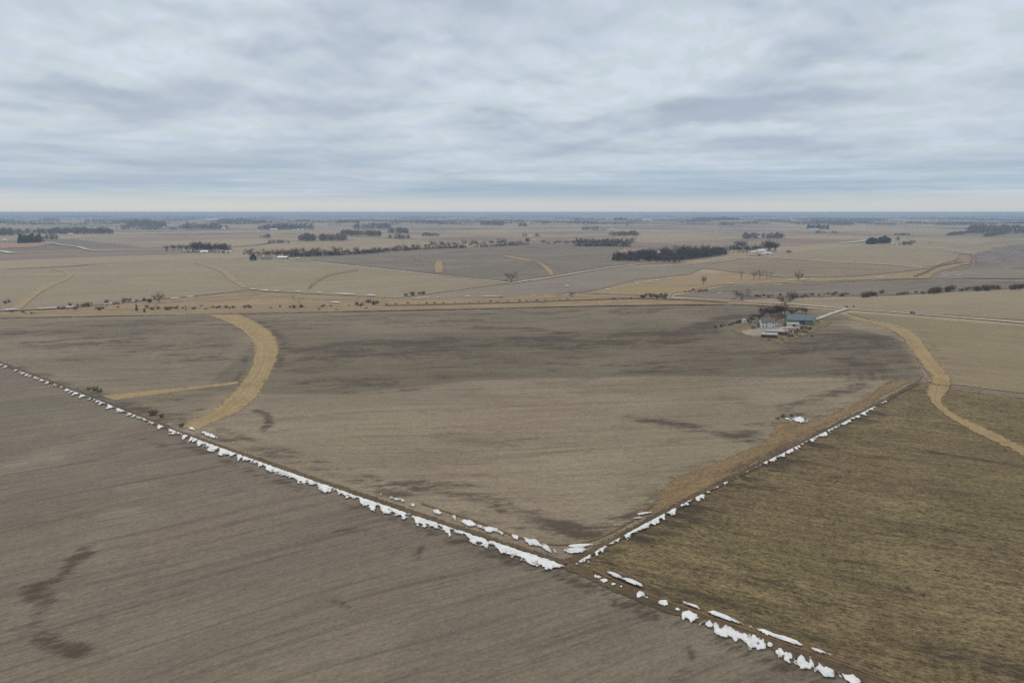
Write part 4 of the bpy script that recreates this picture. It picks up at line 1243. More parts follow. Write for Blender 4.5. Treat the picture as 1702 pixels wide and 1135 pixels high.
for k in range(24):
    shrub(rt.choice([330, 130, 215, 290, 560, 605]) + rt.uniform(-45, 45), rt.uniform(508, 516), rt.uniform(.8, 1.8), 'low weedy tuft of brush in the creek grass on the left', 'low weedy tufts in the creek grass', rt.uniform(1.2, 2.2))

# ------------------------------------------------------------------ far woods (each reads as one mass)
def wood(name, label, x0, x1, yb, hpx, dens=1.0, depth=60, ever=False, yb2=None, prof=None, mat_=None):
    rr = np.random.default_rng(int(x0 * 7 + yb * 13) % 9999 + 3)
    a, b = np.array(PX(x0, yb)), np.array(PX(x1, yb if yb2 is None else yb2))
    mp = m_per_px(*((a + b) / 2))
    H = hpx * mp
    ln = float(np.hypot(*(b - a)))
    cr = H * .42
    n = int(max(6, min(420, ln * max(depth, cr) / (cr * cr * 1.5) * dens)))
    wob = rr.random(3) * 9
    V, F = [], []
    back = (a + b) / 2
    back = back / np.hypot(*back)
    for i in range(n):
        t, dd = rr.random(), rr.random()
        c = a + (b - a) * t + back * depth * dd
        if not ever and vnoise(np.array(t * 6 + wob[0]), np.array(dd * 2 + wob[1])) < .3:
            continue
        h = H * (.5 + .38 * rr.random() + .3 * float(vnoise(np.array(t * 9 + wob[2]), np.array(wob[0])))) * (prof(t) if prof else (.75 + .25 * min(1, 8 * t * (1 - t))))
        z0 = Z(*c)
        w_ = (h * .2 if ever else h * .36) * (.8 + .5 * rr.random())
        m = 46
        ph = rr.random(m) * 6.28
        zz = rr.random(m)
        rad = (1 - zz) ** .8 if ever else np.sqrt(np.clip(1 - (2 * np.clip(zz * 1.15 - .05, 0, 1) - 1) ** 2, .04, 1))
        rad = rad * np.sqrt(rr.random(m)) * w_ * 1.15
        Pc = np.column_stack([c[0] + np.cos(ph) * rad, c[1] + np.sin(ph) * rad, z0 + h * ((.05 + .95 * zz) if ever else (.12 + .86 * zz))])
        k = len(V)
        sz = h * (.085 if ever else .075)
        D1 = rr.normal(size=(m, 3)) * sz
        D2 = rr.normal(size=(m, 3)) * sz
        D3 = rr.normal(size=(m, 3)) * sz
        T = np.stack([Pc + D1, Pc + D2, Pc + D3], 1).reshape(-1, 3)
        V.append(T)
    V = np.concatenate(V)
    F = np.arange(len(V)).reshape(-1, 3)
    # boles, so the wood stands on the ground
    o = mesh(name, V, F, M['wood_g' if ever else (mat_ or 'wood')])
    return tag(o, label, 'wood', kind='stuff')


WOODS = [
    (-20, 22, 369.5, 4.5, 'blue wood at the left edge below the horizon', {}), (65, 100, 368.5, 5, 'short blue wood second from the left edge', {}),
    (140, 172, 369.5, 4.5, 'short blue wood below the horizon third from the left', {}), (-20, 42, 392, 9, 'scattered grey wood at the left edge', dict(dens=.4, depth=250)),
    (42, 82, 389, 8, 'grey wood between left edge and the red barn wood', dict(dens=.5, depth=150)), (80, 188, 389, 9, 'long blue grey wood above the pine windbreak', dict(depth=150)),
    (193, 226, 382, 8, 'rounded blue wood left of the two tier wood', {}), (212, 276, 379, 11, 'large two tier blue wood', dict(depth=300)), (226, 300, 382, 3, 'thin scrub line under the two tier wood', dict(dens=.6)),
    (296, 378, 381, 9, 'blue wood with white barns left of the brown grove', dict(depth=150)), (30, 74, 405, 12, 'dark pine windbreak above the reddish field', dict(ever=True, depth=90, yb2=403)),
    (76, 98, 399, 8, 'small bare grove right of the pine windbreak', dict(dens=.7)), (430, 522, 382, 9, 'long blue wood with white barns', dict(depth=180)),
    (495, 577, 401, 12, 'purple grey wood around a white house', dict(depth=150)), (432, 452, 396, 6, 'tiny grove above the hedgerow farmstead', dict(dens=.6)), (446, 480, 405, 6, 'scrubby trees on the fence line', dict(dens=.5)),
    (566, 634, 391, 9, 'grey wood falling to the right', dict(dens=.8, depth=120, yb2=393)), (587, 612, 381, 9, 'dark pine block in the far wood', dict(ever=True)), (610, 650, 381, 10, 'blue wood behind the dark pine block', dict(depth=200)),
    (645, 678, 388, 9, 'small rounded blue wood', dict(depth=120)), (647, 681, 397, 8, 'small blue wood just above the long hedgerow', {}), (650, 835, 371, 5, 'very long flat blue wood', dict(depth=250, dens=1.3)),
    (702, 732, 393, 6, 'tiny grey grove left of the long hedgerow end', dict(dens=.6)), (798, 838, 375, 8, 'blue wood above the gap of the hedgerow', dict(depth=150)), (862, 876, 376, 5, 'tiny far evergreen clump', dict(ever=True)),
    (868, 878, 394, 7, 'single dark tree clump above the hedgerow', dict(depth=20)), (889, 896, 394, 7, 'small dark tree clump above the hedgerow gap', dict(depth=15)),
    (965, 996, 383, 7, 'dark trees round the teal barn farm', dict(dens=.7)), (1012, 1062, 392, 7, 'dark flat grove above the rounded grove', dict(depth=80)), (1195, 1222, 375, 6, 'small far copse right of the centre', {}),
    (1235, 1262, 397, 10, 'left half of the grove above the white farmstead', dict(depth=90)), (1264, 1304, 397, 9, 'right half of the grove above the white farmstead', dict(depth=90)),
    (1341, 1364, 380, 6, 'low dark evergreens beside a far white shed', dict(ever=True, dens=1.2)), (1363, 1377, 381, 7, 'square dark evergreen block', dict(ever=True, dens=1.5)),
    (1440, 1480, 406, 9, 'dark windbreak of evergreens left of the pale farmhouse', dict(ever=True, depth=60, dens=1.3, yb2=404)), (1490, 1496, 400, 6, 'trees behind the pale farmhouse', dict(depth=20)),
    (1500, 1514, 407, 4, 'low hedge right of the pale farmhouse', {}), (1608, 1702, 388, 11, 'large blue grey wood at the right edge', dict(depth=300)), (1702, 1790, 388, 11, 'continuation of the large wood beyond the right edge', dict(depth=300)),
    (1574, 1612, 392, 4, 'hedge arm reaching left from the large wood', dict(yb2=388)), (1636, 1672, 394, 4.5, 'lower hedge arm below the large wood', dict(yb2=389)), (1354, 1396, 372, 5, 'far blue wood behind the square evergreens', dict(depth=200)),
    (1376, 1420, 374, 5, 'far blue wood right of the square evergreens', dict(depth=150)), (1355, 1372, 388, 4, 'tiny brown scrub below the evergreens', dict(dens=.6)), (1382, 1392, 388, 4, 'tiny brown scrub clump right of the other', dict(dens=.6)),
    (1486, 1512, 391, 2.5, 'thin dark tree line in the tan field', dict(dens=.7)), (1236, 1262, 371, 4, 'thin blue wood above the centre right', {}), (1552, 1625, 374, 4, 'long thin blue wood at the right', dict(depth=150)),
    (1020, 1042, 366.5, 4.5, 'far blue wood left of a white far farm', dict(depth=200)), (1150, 1230, 366.5, 5, 'long far blue wood right of a white far farm', dict(depth=500, dens=1.3)), (360, 425, 369, 4.5, 'far flat blue wood right of the white roof', dict(depth=250)),
    (420, 452, 371, 4.5, 'far flat blue wood above the white barns', dict(depth=150)), (490, 515, 368, 3, 'thin far wood', dict(depth=150)), (560, 598, 371, 5, 'far blue wood above the dark pine block', dict(depth=150)),
]
for x0, x1, yb, hp, lb, kw in WOODS:
    wood('far_wood', lb, x0, x1, yb, hp, **kw)


wood('undergrowth', 'brushy undergrowth filling the dense bare wood by the road', 1016, 1120, 434, 9, 2.6, 120, yb2=436, mat_='twig_dark')
wood('undergrowth', 'brushy undergrowth at the right end of the dense bare wood', 1118, 1208, 434, 9, 2.6, 120, yb2=424, mat_='twig_dark')
wood('undergrowth', 'brush at the foot of the thick stretch of the long hedgerow', 478, 572, 427, 6, 2.2, 25, yb2=424.5, mat_='twig')
wood('undergrowth', 'brush at the foot of the thin stretch of the long hedgerow, left half', 572, 700, 424.5, 5.0, 2.2, 24, yb2=415, mat_='twig')
wood('undergrowth', 'brush at the foot of the thin stretch of the long hedgerow, right half', 700, 880, 415, 4.5, 2.2, 24, yb2=407, mat_='twig')
wood('undergrowth', 'brush at the foot of the rounded grove', 955, 1046, 409.5, 4, 2.0, 40, mat_='twig')


def horizon_woods():
    """the many woods that merge into a blue band under the horizon"""
    rr = np.random.default_rng(77)
    V = []
    for i in range(760):
        py = 353.9 + 20 * rr.random() ** 1.8
        px = rr.uniform(-250, 1950)
        c0 = np.array(PX(px, py))
        d = float(np.hypot(*c0))
        if d > 60000:
            continue
        ln = d * rr.uniform(.012, .06)
        sd2 = rr.uniform(-.35, .35)
        right = np.array([c0[1], -c0[0]]) / d
        right = right * math.cos(sd2) + c0 / d * math.sin(sd2)
        H = rr.uniform(11, 17) + d * 1.5e-4
        step = max(9.0, d * .0011)
        for k in range(int(ln / step)):
            c = c0 + right * (k * step - ln / 2) + rr.normal(size=2) * step * .6
            h = H * rr.uniform(.65, 1.1)
            z0 = Z(*c)
            m = 9
            P = np.column_stack([c[0] + rr.normal(size=m) * step * .5, c[1] + rr.normal(size=m) * step * .5, z0 + h * (.1 + .75 * rr.random(m))])
            T = np.stack([P + rr.normal(size=(m, 3)) * (step * .42, step * .42, h * .2) for _ in range(3)], 1)
            V.append(T.reshape(-1, 3))
    V = np.concatenate(V)
    o = mesh('distant_woods', V, np.arange(len(V)).reshape(-1, 3), M['wood_far'])
    tag(o, 'band of far woods merging blue under the horizon', 'woods', kind='stuff')


horizon_woods()

# ------------------------------------------------------------------ buildings
M['white'] = plain_mat('white_siding', (.68, .69, .7, 1), (.55, .57, .58, 1), .6, .6, .3)
M['offwhite'] = plain_mat('cream_siding', (.62, .58, .5, 1), (.54, .5, .44, 1), .6, .7)
M['steel'] = plain_mat('grey_steel', (.42, .44, .46, 1), (.32, .34, .36, 1), .3, .45, .5, .3)
M['whiteroof'] = plain_mat('white_steel_roof', (.72, .74, .76, 1), (.58, .6, .62, 1), .2, .4, .4)
M['paleroof'] = plain_mat('weathered_pale_roof', (.4, .42, .44, 1), (.28, .29, .3, 1), .3, .5, .4)
M['blueroof'] = plain_mat('blue_steel_roof', (.09, .13, .18, 1), (.13, .18, .24, 1), .25, .4, .4)
M['shingle'] = plain_mat('grey_shingles', (.12, .12, .13, 1), (.18, .18, .19, 1), .8, .9)
M['bluegrey'] = plain_mat('blue_grey_siding', (.22, .29, .38, 1), (.28, .35, .44, 1), .5, .7)
M['teal'] = plain_mat('teal_steel', (.2, .3, .32, 1), (.26, .36, .38, 1), .3, .5)
M['redbarn'] = plain_mat('red_boards', (.24, .07, .05, 1), (.3, .1, .07, 1), .6, .8)
M['greenwall'] = plain_mat('dull_green_steel', (.12, .17, .13, 1), (.16, .22, .17, 1), .4, .6)
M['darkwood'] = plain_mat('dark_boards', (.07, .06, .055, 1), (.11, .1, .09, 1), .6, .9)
M['glass'] = plain_mat('window_glass', (.02, .03, .04, 1), (.04, .05, .06, 1), .3, .08, .6)
M['trim'] = plain_mat('white_trim', (.7, .7, .68, 1), (.6, .6, .58, 1), 1.0, .6)
M['silo'] = plain_mat('dark_blue_silo', (.05, .08, .13, 1), (.08, .11, .17, 1), .3, .4, .5)
M['concrete'] = plain_mat('concrete', (.4, .39, .37, 1), (.3, .29, .28, 1), .5, .9)


def box(V, F, x0, x1, y0, y1, z0, z1):
    k = len(V)
    V += [(x0, y0, z0), (x1, y0, z0), (x1, y1, z0), (x0, y1, z0), (x0, y0, z1), (x1, y0, z1), (x1, y1, z1), (x0, y1, z1)]
    F += [(k, k + 3, k + 2, k + 1), (k + 4, k + 5, k + 6, k + 7), (k, k + 1, k + 5, k + 4), (k + 1, k + 2, k + 6, k + 5), (k + 2, k + 3, k + 7, k + 6), (k + 3, k, k + 4, k + 7)]


def gable(name, label, cat, px, py, l, w, h, rise, wallm, roofm, rz=0.0, door=None, wins=0, chimney=False, open_side=False, slim=False, name_root=None):
    """a gabled building, long axis x: wall (pentagon prism), roof (two slabs), doors, windows"""
    x, y = PX(px, py)
    r = empty(name, (x, y, Z(x, y) + .25), GA + rz)
    a, b = l / 2, w / 2
    V = [(-a, -b, -.8), (-a, b, -.8), (-a, b, h), (-a, 0, h + rise), (-a, -b, h), (a, -b, -.8), (a, b, -.8), (a, b, h), (a, 0, h + rise), (a, -b, h)]
    F = [(0, 4, 3, 2, 1), (5, 6, 7, 8, 9), (0, 1, 6, 5), (1, 2, 7, 6), (2, 3, 8, 7), (3, 4, 9, 8), (4, 0, 5, 9)]
    mesh('wall', V, F, wallm, r)
    ov, th = .45, .16
    ang = math.atan2(rise, b)
    V, F = [], []
    for s in (-1, 1):
        e = (b + ov)
        ze = h + rise - e * math.tan(ang) + .02
        k = len(V)
        for xx in (-a - ov, a + ov):
            V += [(xx, 0, h + rise + .02), (xx, s * e, ze), (xx, s * e, ze + th), (xx, 0, h + rise + .02 + th)]
        q = [(k, k + 1, k + 2, k + 3), (k + 4, k + 7, k + 6, k + 5), (k, k + 4, k + 5, k + 1), (k + 1, k + 5, k + 6, k + 2), (k + 2, k + 6, k + 7, k + 3)]
        F += [f if s > 0 else f[::-1] for f in q]
    roof = mesh('roof', V, F, roofm, r)
    if chimney:
        V, F = [], []
        box(V, F, a * .3 - .4, a * .3 + .4, .3, 1.1, h + rise - .8, h + rise + 1.0)
        mesh('chimney', V, F, M['concrete'], roof)
    for s in (-1, 1):
        if door:
            dw, dh = door
            V, F = [], []
            box(V, F, -dw / 2 + a * .12, dw / 2 + a * .12, min(s * b, s * (b + .07)), max(s * b, s * (b + .07)), -.2, dh)
            d = mesh('door', V, F, M['darkwood'] if dw > 2 else M['trim'], r)
            if dw < 2:
                V, F = [], []
                box(V, F, a * .12 + .3, a * .12 + .38, min(s * (b + .07), s * (b + .14)), max(s * (b + .07), s * (b + .14)), .95, 1.1)
                mesh('handle', V, F, M['steel'], d)
        for k in range(wins):
            cx = -a + l * (k + .5) / wins
            if door and abs(cx - a * .12) < door[0] / 2 + .7:
                continue
            for z0 in ([.9] if h < 4.5 else [.9, 3.6]):
                V, F = [], []
                box(V, F, cx - .6, cx + .6, min(s * b, s * (b + .05)), max(s * b, s * (b + .05)), z0, z0 + 1.4)
                wn = mesh('window', V, F, M['trim'], r)
                V, F = [], []
                box(V, F, cx - .48, cx + .48, min(s * (b + .05), s * (b + .08)), max(s * (b + .05), s * (b + .08)), z0 + .12, z0 + 1.28)
                mesh('pane', V, F, M['glass'], wn)
        if wins:
            V, F = [], []
            zt = h - 1.6 if h < 4.5 else h - 1.7
            box(V, F, min(s * a, s * (a + .05)), max(s * a, s * (a + .05)), -.6, .6, max(.9, zt - .1), max(.9, zt - .1) + 1.4)
            wn = mesh('window', V, F, M['trim'], r)
            V, F = [], []
            box(V, F, min(s * (a + .05), s * (a + .08)), max(s * (a + .05), s * (a + .08)), -.48, .48, max(.9, zt - .1) + .12, max(.9, zt - .1) + 1.28)
            mesh('pane', V, F, M['glass'], wn)
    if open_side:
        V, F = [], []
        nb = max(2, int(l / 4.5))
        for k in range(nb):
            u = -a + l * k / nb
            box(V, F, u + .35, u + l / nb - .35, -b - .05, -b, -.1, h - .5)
        mesh('bay_shade_panel', V, F, M['darkwood'], r)  # solid dark panels on the wall, painted for the shade inside the bays
    return tag(r, label, cat)


def silo(name, label, px, py, rad, h, mat, dome=True):
    x, y = PX(px, py)
    r = empty(name, (x, y, Z(x, y)))
    V, F, n = [], [], 24
    zs = [-.6]
    z = 0.0
    while z < h:
        zs += [z, z + .02]
        z += 1.5
    zs.append(h)
    for j, z in enumerate(zs):
        rr_ = rad + (.05 if j % 2 else 0)
        V += [(rr_ * math.cos(2 * math.pi * i / n), rr_ * math.sin(2 * math.pi * i / n), z) for i in range(n)]
    for j in range(len(zs) - 1):
        for i in range(n):
            F.append((j * n + i, j * n + (i + 1) % n, (j + 1) * n + (i + 1) % n, (j + 1) * n + i))
    mesh('wall', V, F, mat, r)
    V, F = [], []
    st = 5
    for j in range(st):
        t = j / st * math.pi / 2
        rr_, z = (rad * 1.03 * math.cos(t), h + (rad * .6 if dome else rad * .45) * (math.sin(t) if dome else j / st))
        if not dome:
            rr_ = rad * 1.03 * (1 - j / st)
        V += [(rr_ * math.cos(2 * math.pi * i / n), rr_ * math.sin(2 * math.pi * i / n), z) for i in range(n)]
    V.append((0, 0, h + rad * (.6 if dome else .45)))
    for j in range(st - 1):
        for i in range(n):
            F.append((j * n + i, j * n + (i + 1) % n, (j + 1) * n + (i + 1) % n, (j + 1) * n + i))
    for i in range(n):
        F.append(((st - 1) * n + i, (st - 1) * n + (i + 1) % n, len(V) - 1))
    mesh('roof', V, F, M['steel'], r)
    V, F = [], []
    box(V, F, -.25, .25, -rad - .35, -rad - .02, 0, h)
    mesh('chute', V, F, M['steel'], r)
    return tag(r, label, 'silo')


Q = R(90)
# near farmstead
gable('farmhouse', 'white two storey farmhouse with blue grey roof in the near farmstead', 'house', 1274, 545, 11, 8, 5.2, 2.6, M['white'], M['shingle'], R(-45), (1.1, 2.2), 4, True)
gable('farmhouse_wing', 'low blue grey wing left of the white farmhouse', 'house', 1262, 544, 7, 6, 2.9, 1.9, M['bluegrey'], M['shingle'], R(-45), (1.1, 2.1), 2)
gable('barn', 'big barn with long blue steel roof in the near farmstead', 'barn', 1327, 539, 20, 12, 4.4, 3.4, M['greenwall'], M['blueroof'], R(-50), (4.5, 3.8), 0)
gable('shed', 'low white fronted shed in front of the big barn', 'shed', 1317, 543, 9, 5, 2.4, .9, M['offwhite'], M['paleroof'], R(-50), (2.6, 2.0), 0)
gable('shed', 'small tan shed between farmhouse and big barn', 'shed', 1296, 541, 5, 4, 2.6, 1.4, M['offwhite'], M['shingle'], R(-45), (1.2, 2.0), 1)
gable('machine_shed', 'open fronted machine shed with pale grey roof, rear of the pair', 'shed', 1287, 556, 13, 5.5, 2.7, 1.2, M['darkwood'], M['paleroof'], R(-58), None, 0, False, True)
gable('machine_shed', 'open fronted machine shed with streaked roof, front of the pair', 'shed', 1278, 561, 11, 5, 2.5, 1.1, M['darkwood'], M['steel'], R(-58), None, 0, False, True)
silo('grain_bin', 'small white grain bin left of the near farmhouse', 1237, 537, 1.9, 3.2, M['white'], False)
gable('shed', 'small brown boarded shed right of the machine sheds', 'shed', 1317, 553, 5, 3.5, 2.1, 1.1, M['redbarn'], M['shingle'], R(-60), (1.2, 1.8), 0)
def wagon(px, py, rz, label, paint):
    x, y = PX(px, py)
    r = empty('farm_wagon', (x, y, Z(x, y) + .3), GA + rz)
    V, F = [], []
    k = 0
    V = [(-2.2, -1.0, .8), (2.2, -1.0, .8), (2.2, 1.0, .8), (-2.2, 1.0, .8), (-2.5, -1.25, 2.1), (2.5, -1.25, 2.1), (2.5, 1.25, 2.1), (-2.5, 1.25, 2.1),
         (-2.35, -1.12, 2.1), (2.35, -1.12, 2.1), (2.35, 1.12, 2.1), (-2.35, 1.12, 2.1), (-2.1, -.9, 1.0), (2.1, -.9, 1.0), (2.1, .9, 1.0), (-2.1, .9, 1.0)]
    F = [(3, 2, 1, 0)] + [(i, (i + 1) % 4, (i + 1) % 4 + 4, i + 4) for i in range(4)] + [(i + 4, (i + 1) % 4 + 4, (i + 1) % 4 + 8, i + 8) for i in range(4)]
    F += [(i + 8, (i + 1) % 4 + 8, (i + 1) % 4 + 12, i + 12) for i in range(4)] + [(12, 13, 14, 15)]
    mesh('box_body', V, F, M[paint], r)
    for cx in (-1.5, 1.5):
        for s_ in (-1, 1):
            V, F = [], []
            tube(V, F, (cx, s_ * .75, .4), (cx, s_ * 1.0, .4), .42, .42, 14)
            n0 = len(V)
            V += [np.array((cx, s_ * .75, .4)), np.array((cx, s_ * 1.0, .4))]
            F += [(n0, i, (i + 1) % 14) for i in range(14)] + [(n0 + 1, 14 + (i + 1) % 14, 14 + i) for i in range(14)]
            mesh('wheel', V, F, M['darkwood'], r)
    V, F = [], []
    tube(V, F, (2.1, 0, .6), (4.2, 0, .4), .07, .06, 6)
    mesh('drawbar', V, F, M['steel'], r)
    return tag(r, label, 'wagon')


wagon(1324, 551, .5, 'rust red gravity wagon right of the machine sheds', 'redbarn')
wagon(1333, 547, .2, 'dull green wagon in front of the big barn', 'greenwall')
wagon(1308, 556, 1.3, 'grey steel wagon beside the open machine sheds', 'steel')
# hedgerow farmstead
gable('farmhouse', 'low grey ranch house beside the round dark evergreen', 'house', 443, 431.5, 20, 9, 3, 2, M['steel'], M['shingle'], R(-45), (1.1, 2.1), 5)
gable('shed', 'long low white roofed shed at the head of the curving road', 'shed', 470, 430, 20, 9, 2.8, 1.6, M['bluegrey'], M['whiteroof'], R(-45), (4, 2.8), 0)
gable('farmhouse', 'pale house half hidden between bare trees and dark evergreen', 'house', 425, 428.5, 9, 8, 5.5, 3, M['offwhite'], M['offwhite'], R(-45), (1.1, 2.1), 2)
# brown grove farm
gable('shed', 'white shed in front of the brown grove, left one', 'shed', 340, 420.5, 16, 8, 3.4, 1.8, M['white'], M['whiteroof'], R(-40), (4, 3.4), 0)
gable('barn', 'white barn in front of the brown grove, middle one', 'barn', 371, 420, 15, 9, 4.4, 2.6, M['white'], M['whiteroof'], R(-40), (4, 4), 0)
gable('shed', 'small white shed at the right end of the brown grove', 'shed', 380, 420.5, 12, 8, 3.4, 2, M['white'], M['whiteroof'], R(-40), (3, 2.6), 0)
# white farmstead
gable('farmhouse', 'long white house at the left of the white farmstead', 'house', 1256, 421, 26, 10, 3.4, 2.4, M['white'], M['whiteroof'], R(-30), (1.1, 2.2), 5)
gable('barn', 'white barn with dark opening in the middle of the white farmstead', 'barn', 1265, 421, 20, 13, 5.5, 4, M['white'], M['whiteroof'], R(-30), (5, 4.4), 0)
gable('shed', 'low white shed at the right of the white farmstead', 'shed', 1274, 423, 20, 10, 3.2, 1.8, M['white'], M['whiteroof'], R(-45), (4, 2.8), 0)
silo('silo', 'short white silo right of the white farmstead', 1297, 420, 4.0, 10.0, M['white'])
gable('shed', 'small dark shed right of the white silo', 'shed', 1311, 420, 9, 7, 3.4, 2, M['redbarn'], M['shingle'], R(-30), (3, 2.6), 0)
gable('shed', 'tiny dark red shed in front of the white farmstead', 'shed', 1263, 426, 6, 5, 2.6, 1.6, M['redbarn'], M['redbarn'], R(-30), (1.6, 2), 0)
# farms farther off
FARM = [
    ('farmhouse', 'pale green white farmhouse right of the windbreak', 1493, 406.5, 18, 11, 5.5, 4, 'white', 'teal'), ('shed', 'small white shed left of the pale farmhouse', 1484, 406.5, 14, 9, 3.6, 2.2, 'white', 'whiteroof'),
    ('farmhouse', 'white house inside the purple grey wood', 537, 397.5, 16, 12, 6, 5, 'white', 'whiteroof'), ('barn', 'long white barn at the left of the long blue wood', 455, 382.5, 60, 20, 6, 4, 'white', 'whiteroof'),
    ('shed', 'white shed in the middle of the long blue wood', 488, 383.8, 22, 14, 5, 3, 'white', 'whiteroof'), ('barn', 'white barn beside the evergreen in the long blue wood', 496, 383.5, 20, 14, 7, 5, 'white', 'whiteroof'),
    ('farmhouse', 'white house at the right of the long blue wood', 503, 383.2, 18, 12, 7, 5, 'white', 'whiteroof'), ('shed', 'white shed at the right end of the pine block wood', 641, 378.5, 30, 18, 6, 4, 'white', 'whiteroof'),
    ('barn', 'teal barn in the far farm above the rounded grove', 1003, 382.5, 44, 20, 8, 4, 'teal', 'teal'), ('farmhouse', 'white house left of the teal barn', 987, 382.5, 24, 16, 6, 5, 'white', 'whiteroof'),
    ('shed', 'long pinkish white shed right of the teal barn', 1017, 382, 40, 16, 5, 3, 'offwhite', 'whiteroof'), ('farmhouse', 'white house in the grove above the white farmstead', 1261, 396.5, 20, 12, 6, 5, 'white', 'whiteroof'),
    ('shed', 'small white shed left in the grove above the white farmstead', 1249, 397, 12, 9, 4, 3, 'white', 'bluegrey'), ('shed', 'long white shed in front of the low dark evergreens', 1352, 382, 70, 20, 5, 3, 'white', 'whiteroof'),
    ('shed', 'large white far roof under the horizon at the left', 351, 366, 200, 60, 10, 8, 'white', 'whiteroof'), ('shed', 'white far shed under the horizon right of centre', 1075, 367, 140, 50, 10, 8, 'white', 'whiteroof'),
    ('farmhouse', 'tiny white house above the hedgerow gap', 881, 394, 16, 11, 4, 3, 'white', 'whiteroof'), ('barn', 'white barn in the long wood above the pine windbreak', 136, 385, 50, 20, 7, 4, 'white', 'whiteroof'),
    ('farmhouse', 'white house at the foot of the wood above the pine windbreak', 118, 391, 22, 12, 6, 4, 'white', 'whiteroof'), ('shed', 'white barn in the wood left of the brown grove', 372, 381, 34, 18, 7, 5, 'white', 'whiteroof'),
    ('shed', 'small white shed under the two tier wood', 272, 379, 24, 14, 6, 4, 'white', 'whiteroof'), ('shed', 'pale shed in the middle of the wood left of the brown grove', 328, 377.5, 26, 14, 6, 4, 'offwhite', 'whiteroof'),
    ('shed', 'white far shed above the dark pine block', 552, 370, 60, 24, 8, 6, 'white', 'whiteroof'), ('shed', 'white shed at the left edge above the reddish field', 8, 401, 18, 10, 5, 3, 'white', 'whiteroof'),
    ('shed', 'pale shed at the right end of the flat blue wood', 815, 371.5, 50, 20, 8, 5, 'offwhite', 'whiteroof'), ('shed', 'blue grey far shed behind the teal barn', 975, 374, 50, 20, 7, 5, 'bluegrey', 'teal'),
    ('shed', 'teal far shed right of the blue grey one', 1043, 375, 40, 18, 7, 5, 'teal', 'teal'), ('shed', 'white far shed under the horizon at the right', 1510, 362, 160, 60, 12, 8, 'white', 'whiteroof'),
    ('shed', 'far pale sheds under the horizon right of centre', 972, 361, 160, 60, 12, 8, 'white', 'whiteroof')]
for i, (nm, lb, px, py, l, w_, h, rs, wm, rm_) in enumerate(FARM):
    l, w_, h, rs = l * .66, w_ * .75, h * .85, rs * .75
    gable(nm, lb, 'barn' if nm == 'barn' else 'house' if nm == 'farmhouse' else 'shed', px, py, l, w_, h, rs, M[wm], M[rm_], R(-40 + (i * 37) % 20), (3.5, 3.2), 0)
silo('silo', 'tall dark blue silo beside the large wood at the right edge', 1690, 388.5, 5.0, 22.0, M['silo'])
silo('silo', 'grey silo just left of the tall dark blue one', 1683, 388, 4.0, 15.0, M['steel'])

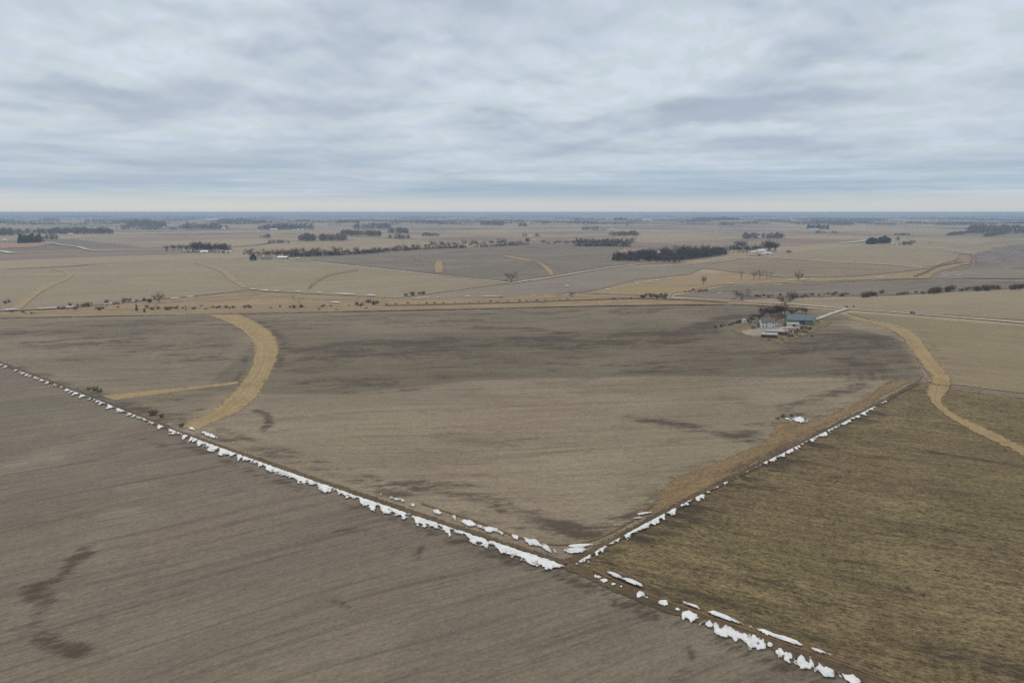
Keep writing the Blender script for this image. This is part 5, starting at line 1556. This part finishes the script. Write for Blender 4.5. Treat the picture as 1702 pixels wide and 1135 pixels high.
# ------------------------------------------------------------------ car on the gravel road
def car():
    x, y = PX(1517, 522)
    a = direc((1480, 519), (1560, 525.3))
    r = empty('parked_car', (x, y, Z(x, y) + float(off(x, y, 4))), a)
    paint = plain_mat('dark_car_paint', (.03, .035, .045, 1), (.04, .045, .055, 1), 1.0, .25, .5)
    tyre = plain_mat('tyre_rubber', (.015, .015, .015, 1), (.025, .025, .025, 1), 4.0, .9)
    lampm = plain_mat('lamp_glass', (.5, .5, .5, 1), (.4, .4, .4, 1), 4.0, .2, .5)
    tail = plain_mat('tail_glass', (.3, .02, .02, 1), (.25, .02, .02, 1), 4.0, .2, .5)
    prof = [(-2.4, .38), (-2.42, .95), (-2.3, 1.05), (-2.15, 1.62), (-1.9, 1.76), (.35, 1.76), (.6, 1.7), (1.2, 1.12), (2.1, 1.0), (2.35, .85), (2.4, .4)]
    V = [(px, -.92 * (1 if pz < 1.2 else .84), pz) for px, pz in prof] + [(px, .92 * (1 if pz < 1.2 else .84), pz) for px, pz in prof]
    n = len(prof)
    F = [tuple(range(n)), tuple(range(2 * n - 1, n - 1, -1))] + [(i, i + n, (i + 1) % n + n, (i + 1) % n) for i in range(n)]
    mesh('body', V, F, paint, r)
    for s in (-1, 1):
        V = [(-2.0, s * .925, 1.1), (.95, s * .925, 1.1), (.5, s * .80, 1.62), (-1.85, s * .80, 1.62)]
        V += [(vx, vy + s * .02, vz) for vx, vy, vz in V]
        mesh('side_window', V, [(0, 1, 2, 3), (7, 6, 5, 4), (0, 4, 5, 1), (1, 5, 6, 2), (2, 6, 7, 3), (3, 7, 4, 0)], M['glass'], r)
        V, F = [], []
        box(V, F, 2.3, 2.42, s * .72 - .16, s * .72 + .16, .68, .84)
        mesh('headlight', V, F, lampm, r)
        V, F = [], []
        box(V, F, -2.45, -2.36, s * .76 - .1, s * .76 + .1, .8, 1.1)
        mesh('tail_light', V, F, tail, r)
        for cx in (-1.45, 1.5):
            V, F = [], []
            tube(V, F, (cx, s * .72, .36), (cx, s * .95, .36), .36, .36, 16)
            k = len(V)
            V += [np.array((cx, s * .72, .36)), np.array((cx, s * .95, .36))]
            F += [(k, i, (i + 1) % 16) for i in range(16)] + [(k + 1, 16 + (i + 1) % 16, 16 + i) for i in range(16)]
            wh = mesh('wheel', V, F, tyre, r)
            V, F = [], []
            tube(V, F, (cx, s * .95, .36), (cx, s * .965, .36), .2, .18, 12)
            k = len(V)
            V += [np.array((cx, s * .965, .36))]
            F += [(k, 12 + (i + 1) % 12, 12 + i) for i in range(12)]
            mesh('rim', V, F, M['steel'], wh)
    V = [(.68, -.72, 1.66), (.68, .72, 1.66), (1.2, .82, 1.14), (1.2, -.82, 1.14)]
    V += [(vx + .03, vy, vz + .03) for vx, vy, vz in V]
    mesh('windscreen', V, [(0, 1, 2, 3), (7, 6, 5, 4), (0, 4, 5, 1), (1, 5, 6, 2), (2, 6, 7, 3), (3, 7, 4, 0)], M['glass'], r)
    return tag(r, 'dark car standing on the gravel road at the right', 'car')


car()

# ------------------------------------------------------------------ haze
def haze():
    V, F = [], []
    box(V, F, -96000, 96000, -96000, 96000, -60, 97.5)
    m = bpy.data.materials.new('haze_air')
    m.cycles.volume_sampling = 'DISTANCE'
    m.use_nodes = True
    m.node_tree.nodes.clear()
    n = NT(m.node_tree)
    v = n.node('ShaderNodeVolumePrincipled', None, Density=1.0e-4, Anisotropy=0.0)
    v.inputs['Color'].default_value = (.48, .67, .93, 1)
    o = n.node('ShaderNodeOutputMaterial')
    m.node_tree.links.new(v.outputs[0], o.inputs['Volume'])
    ob = mesh('haze', V, F, m)
    tag(ob, 'thin blue winter haze lying over the plain', 'haze', kind='stuff')


haze()
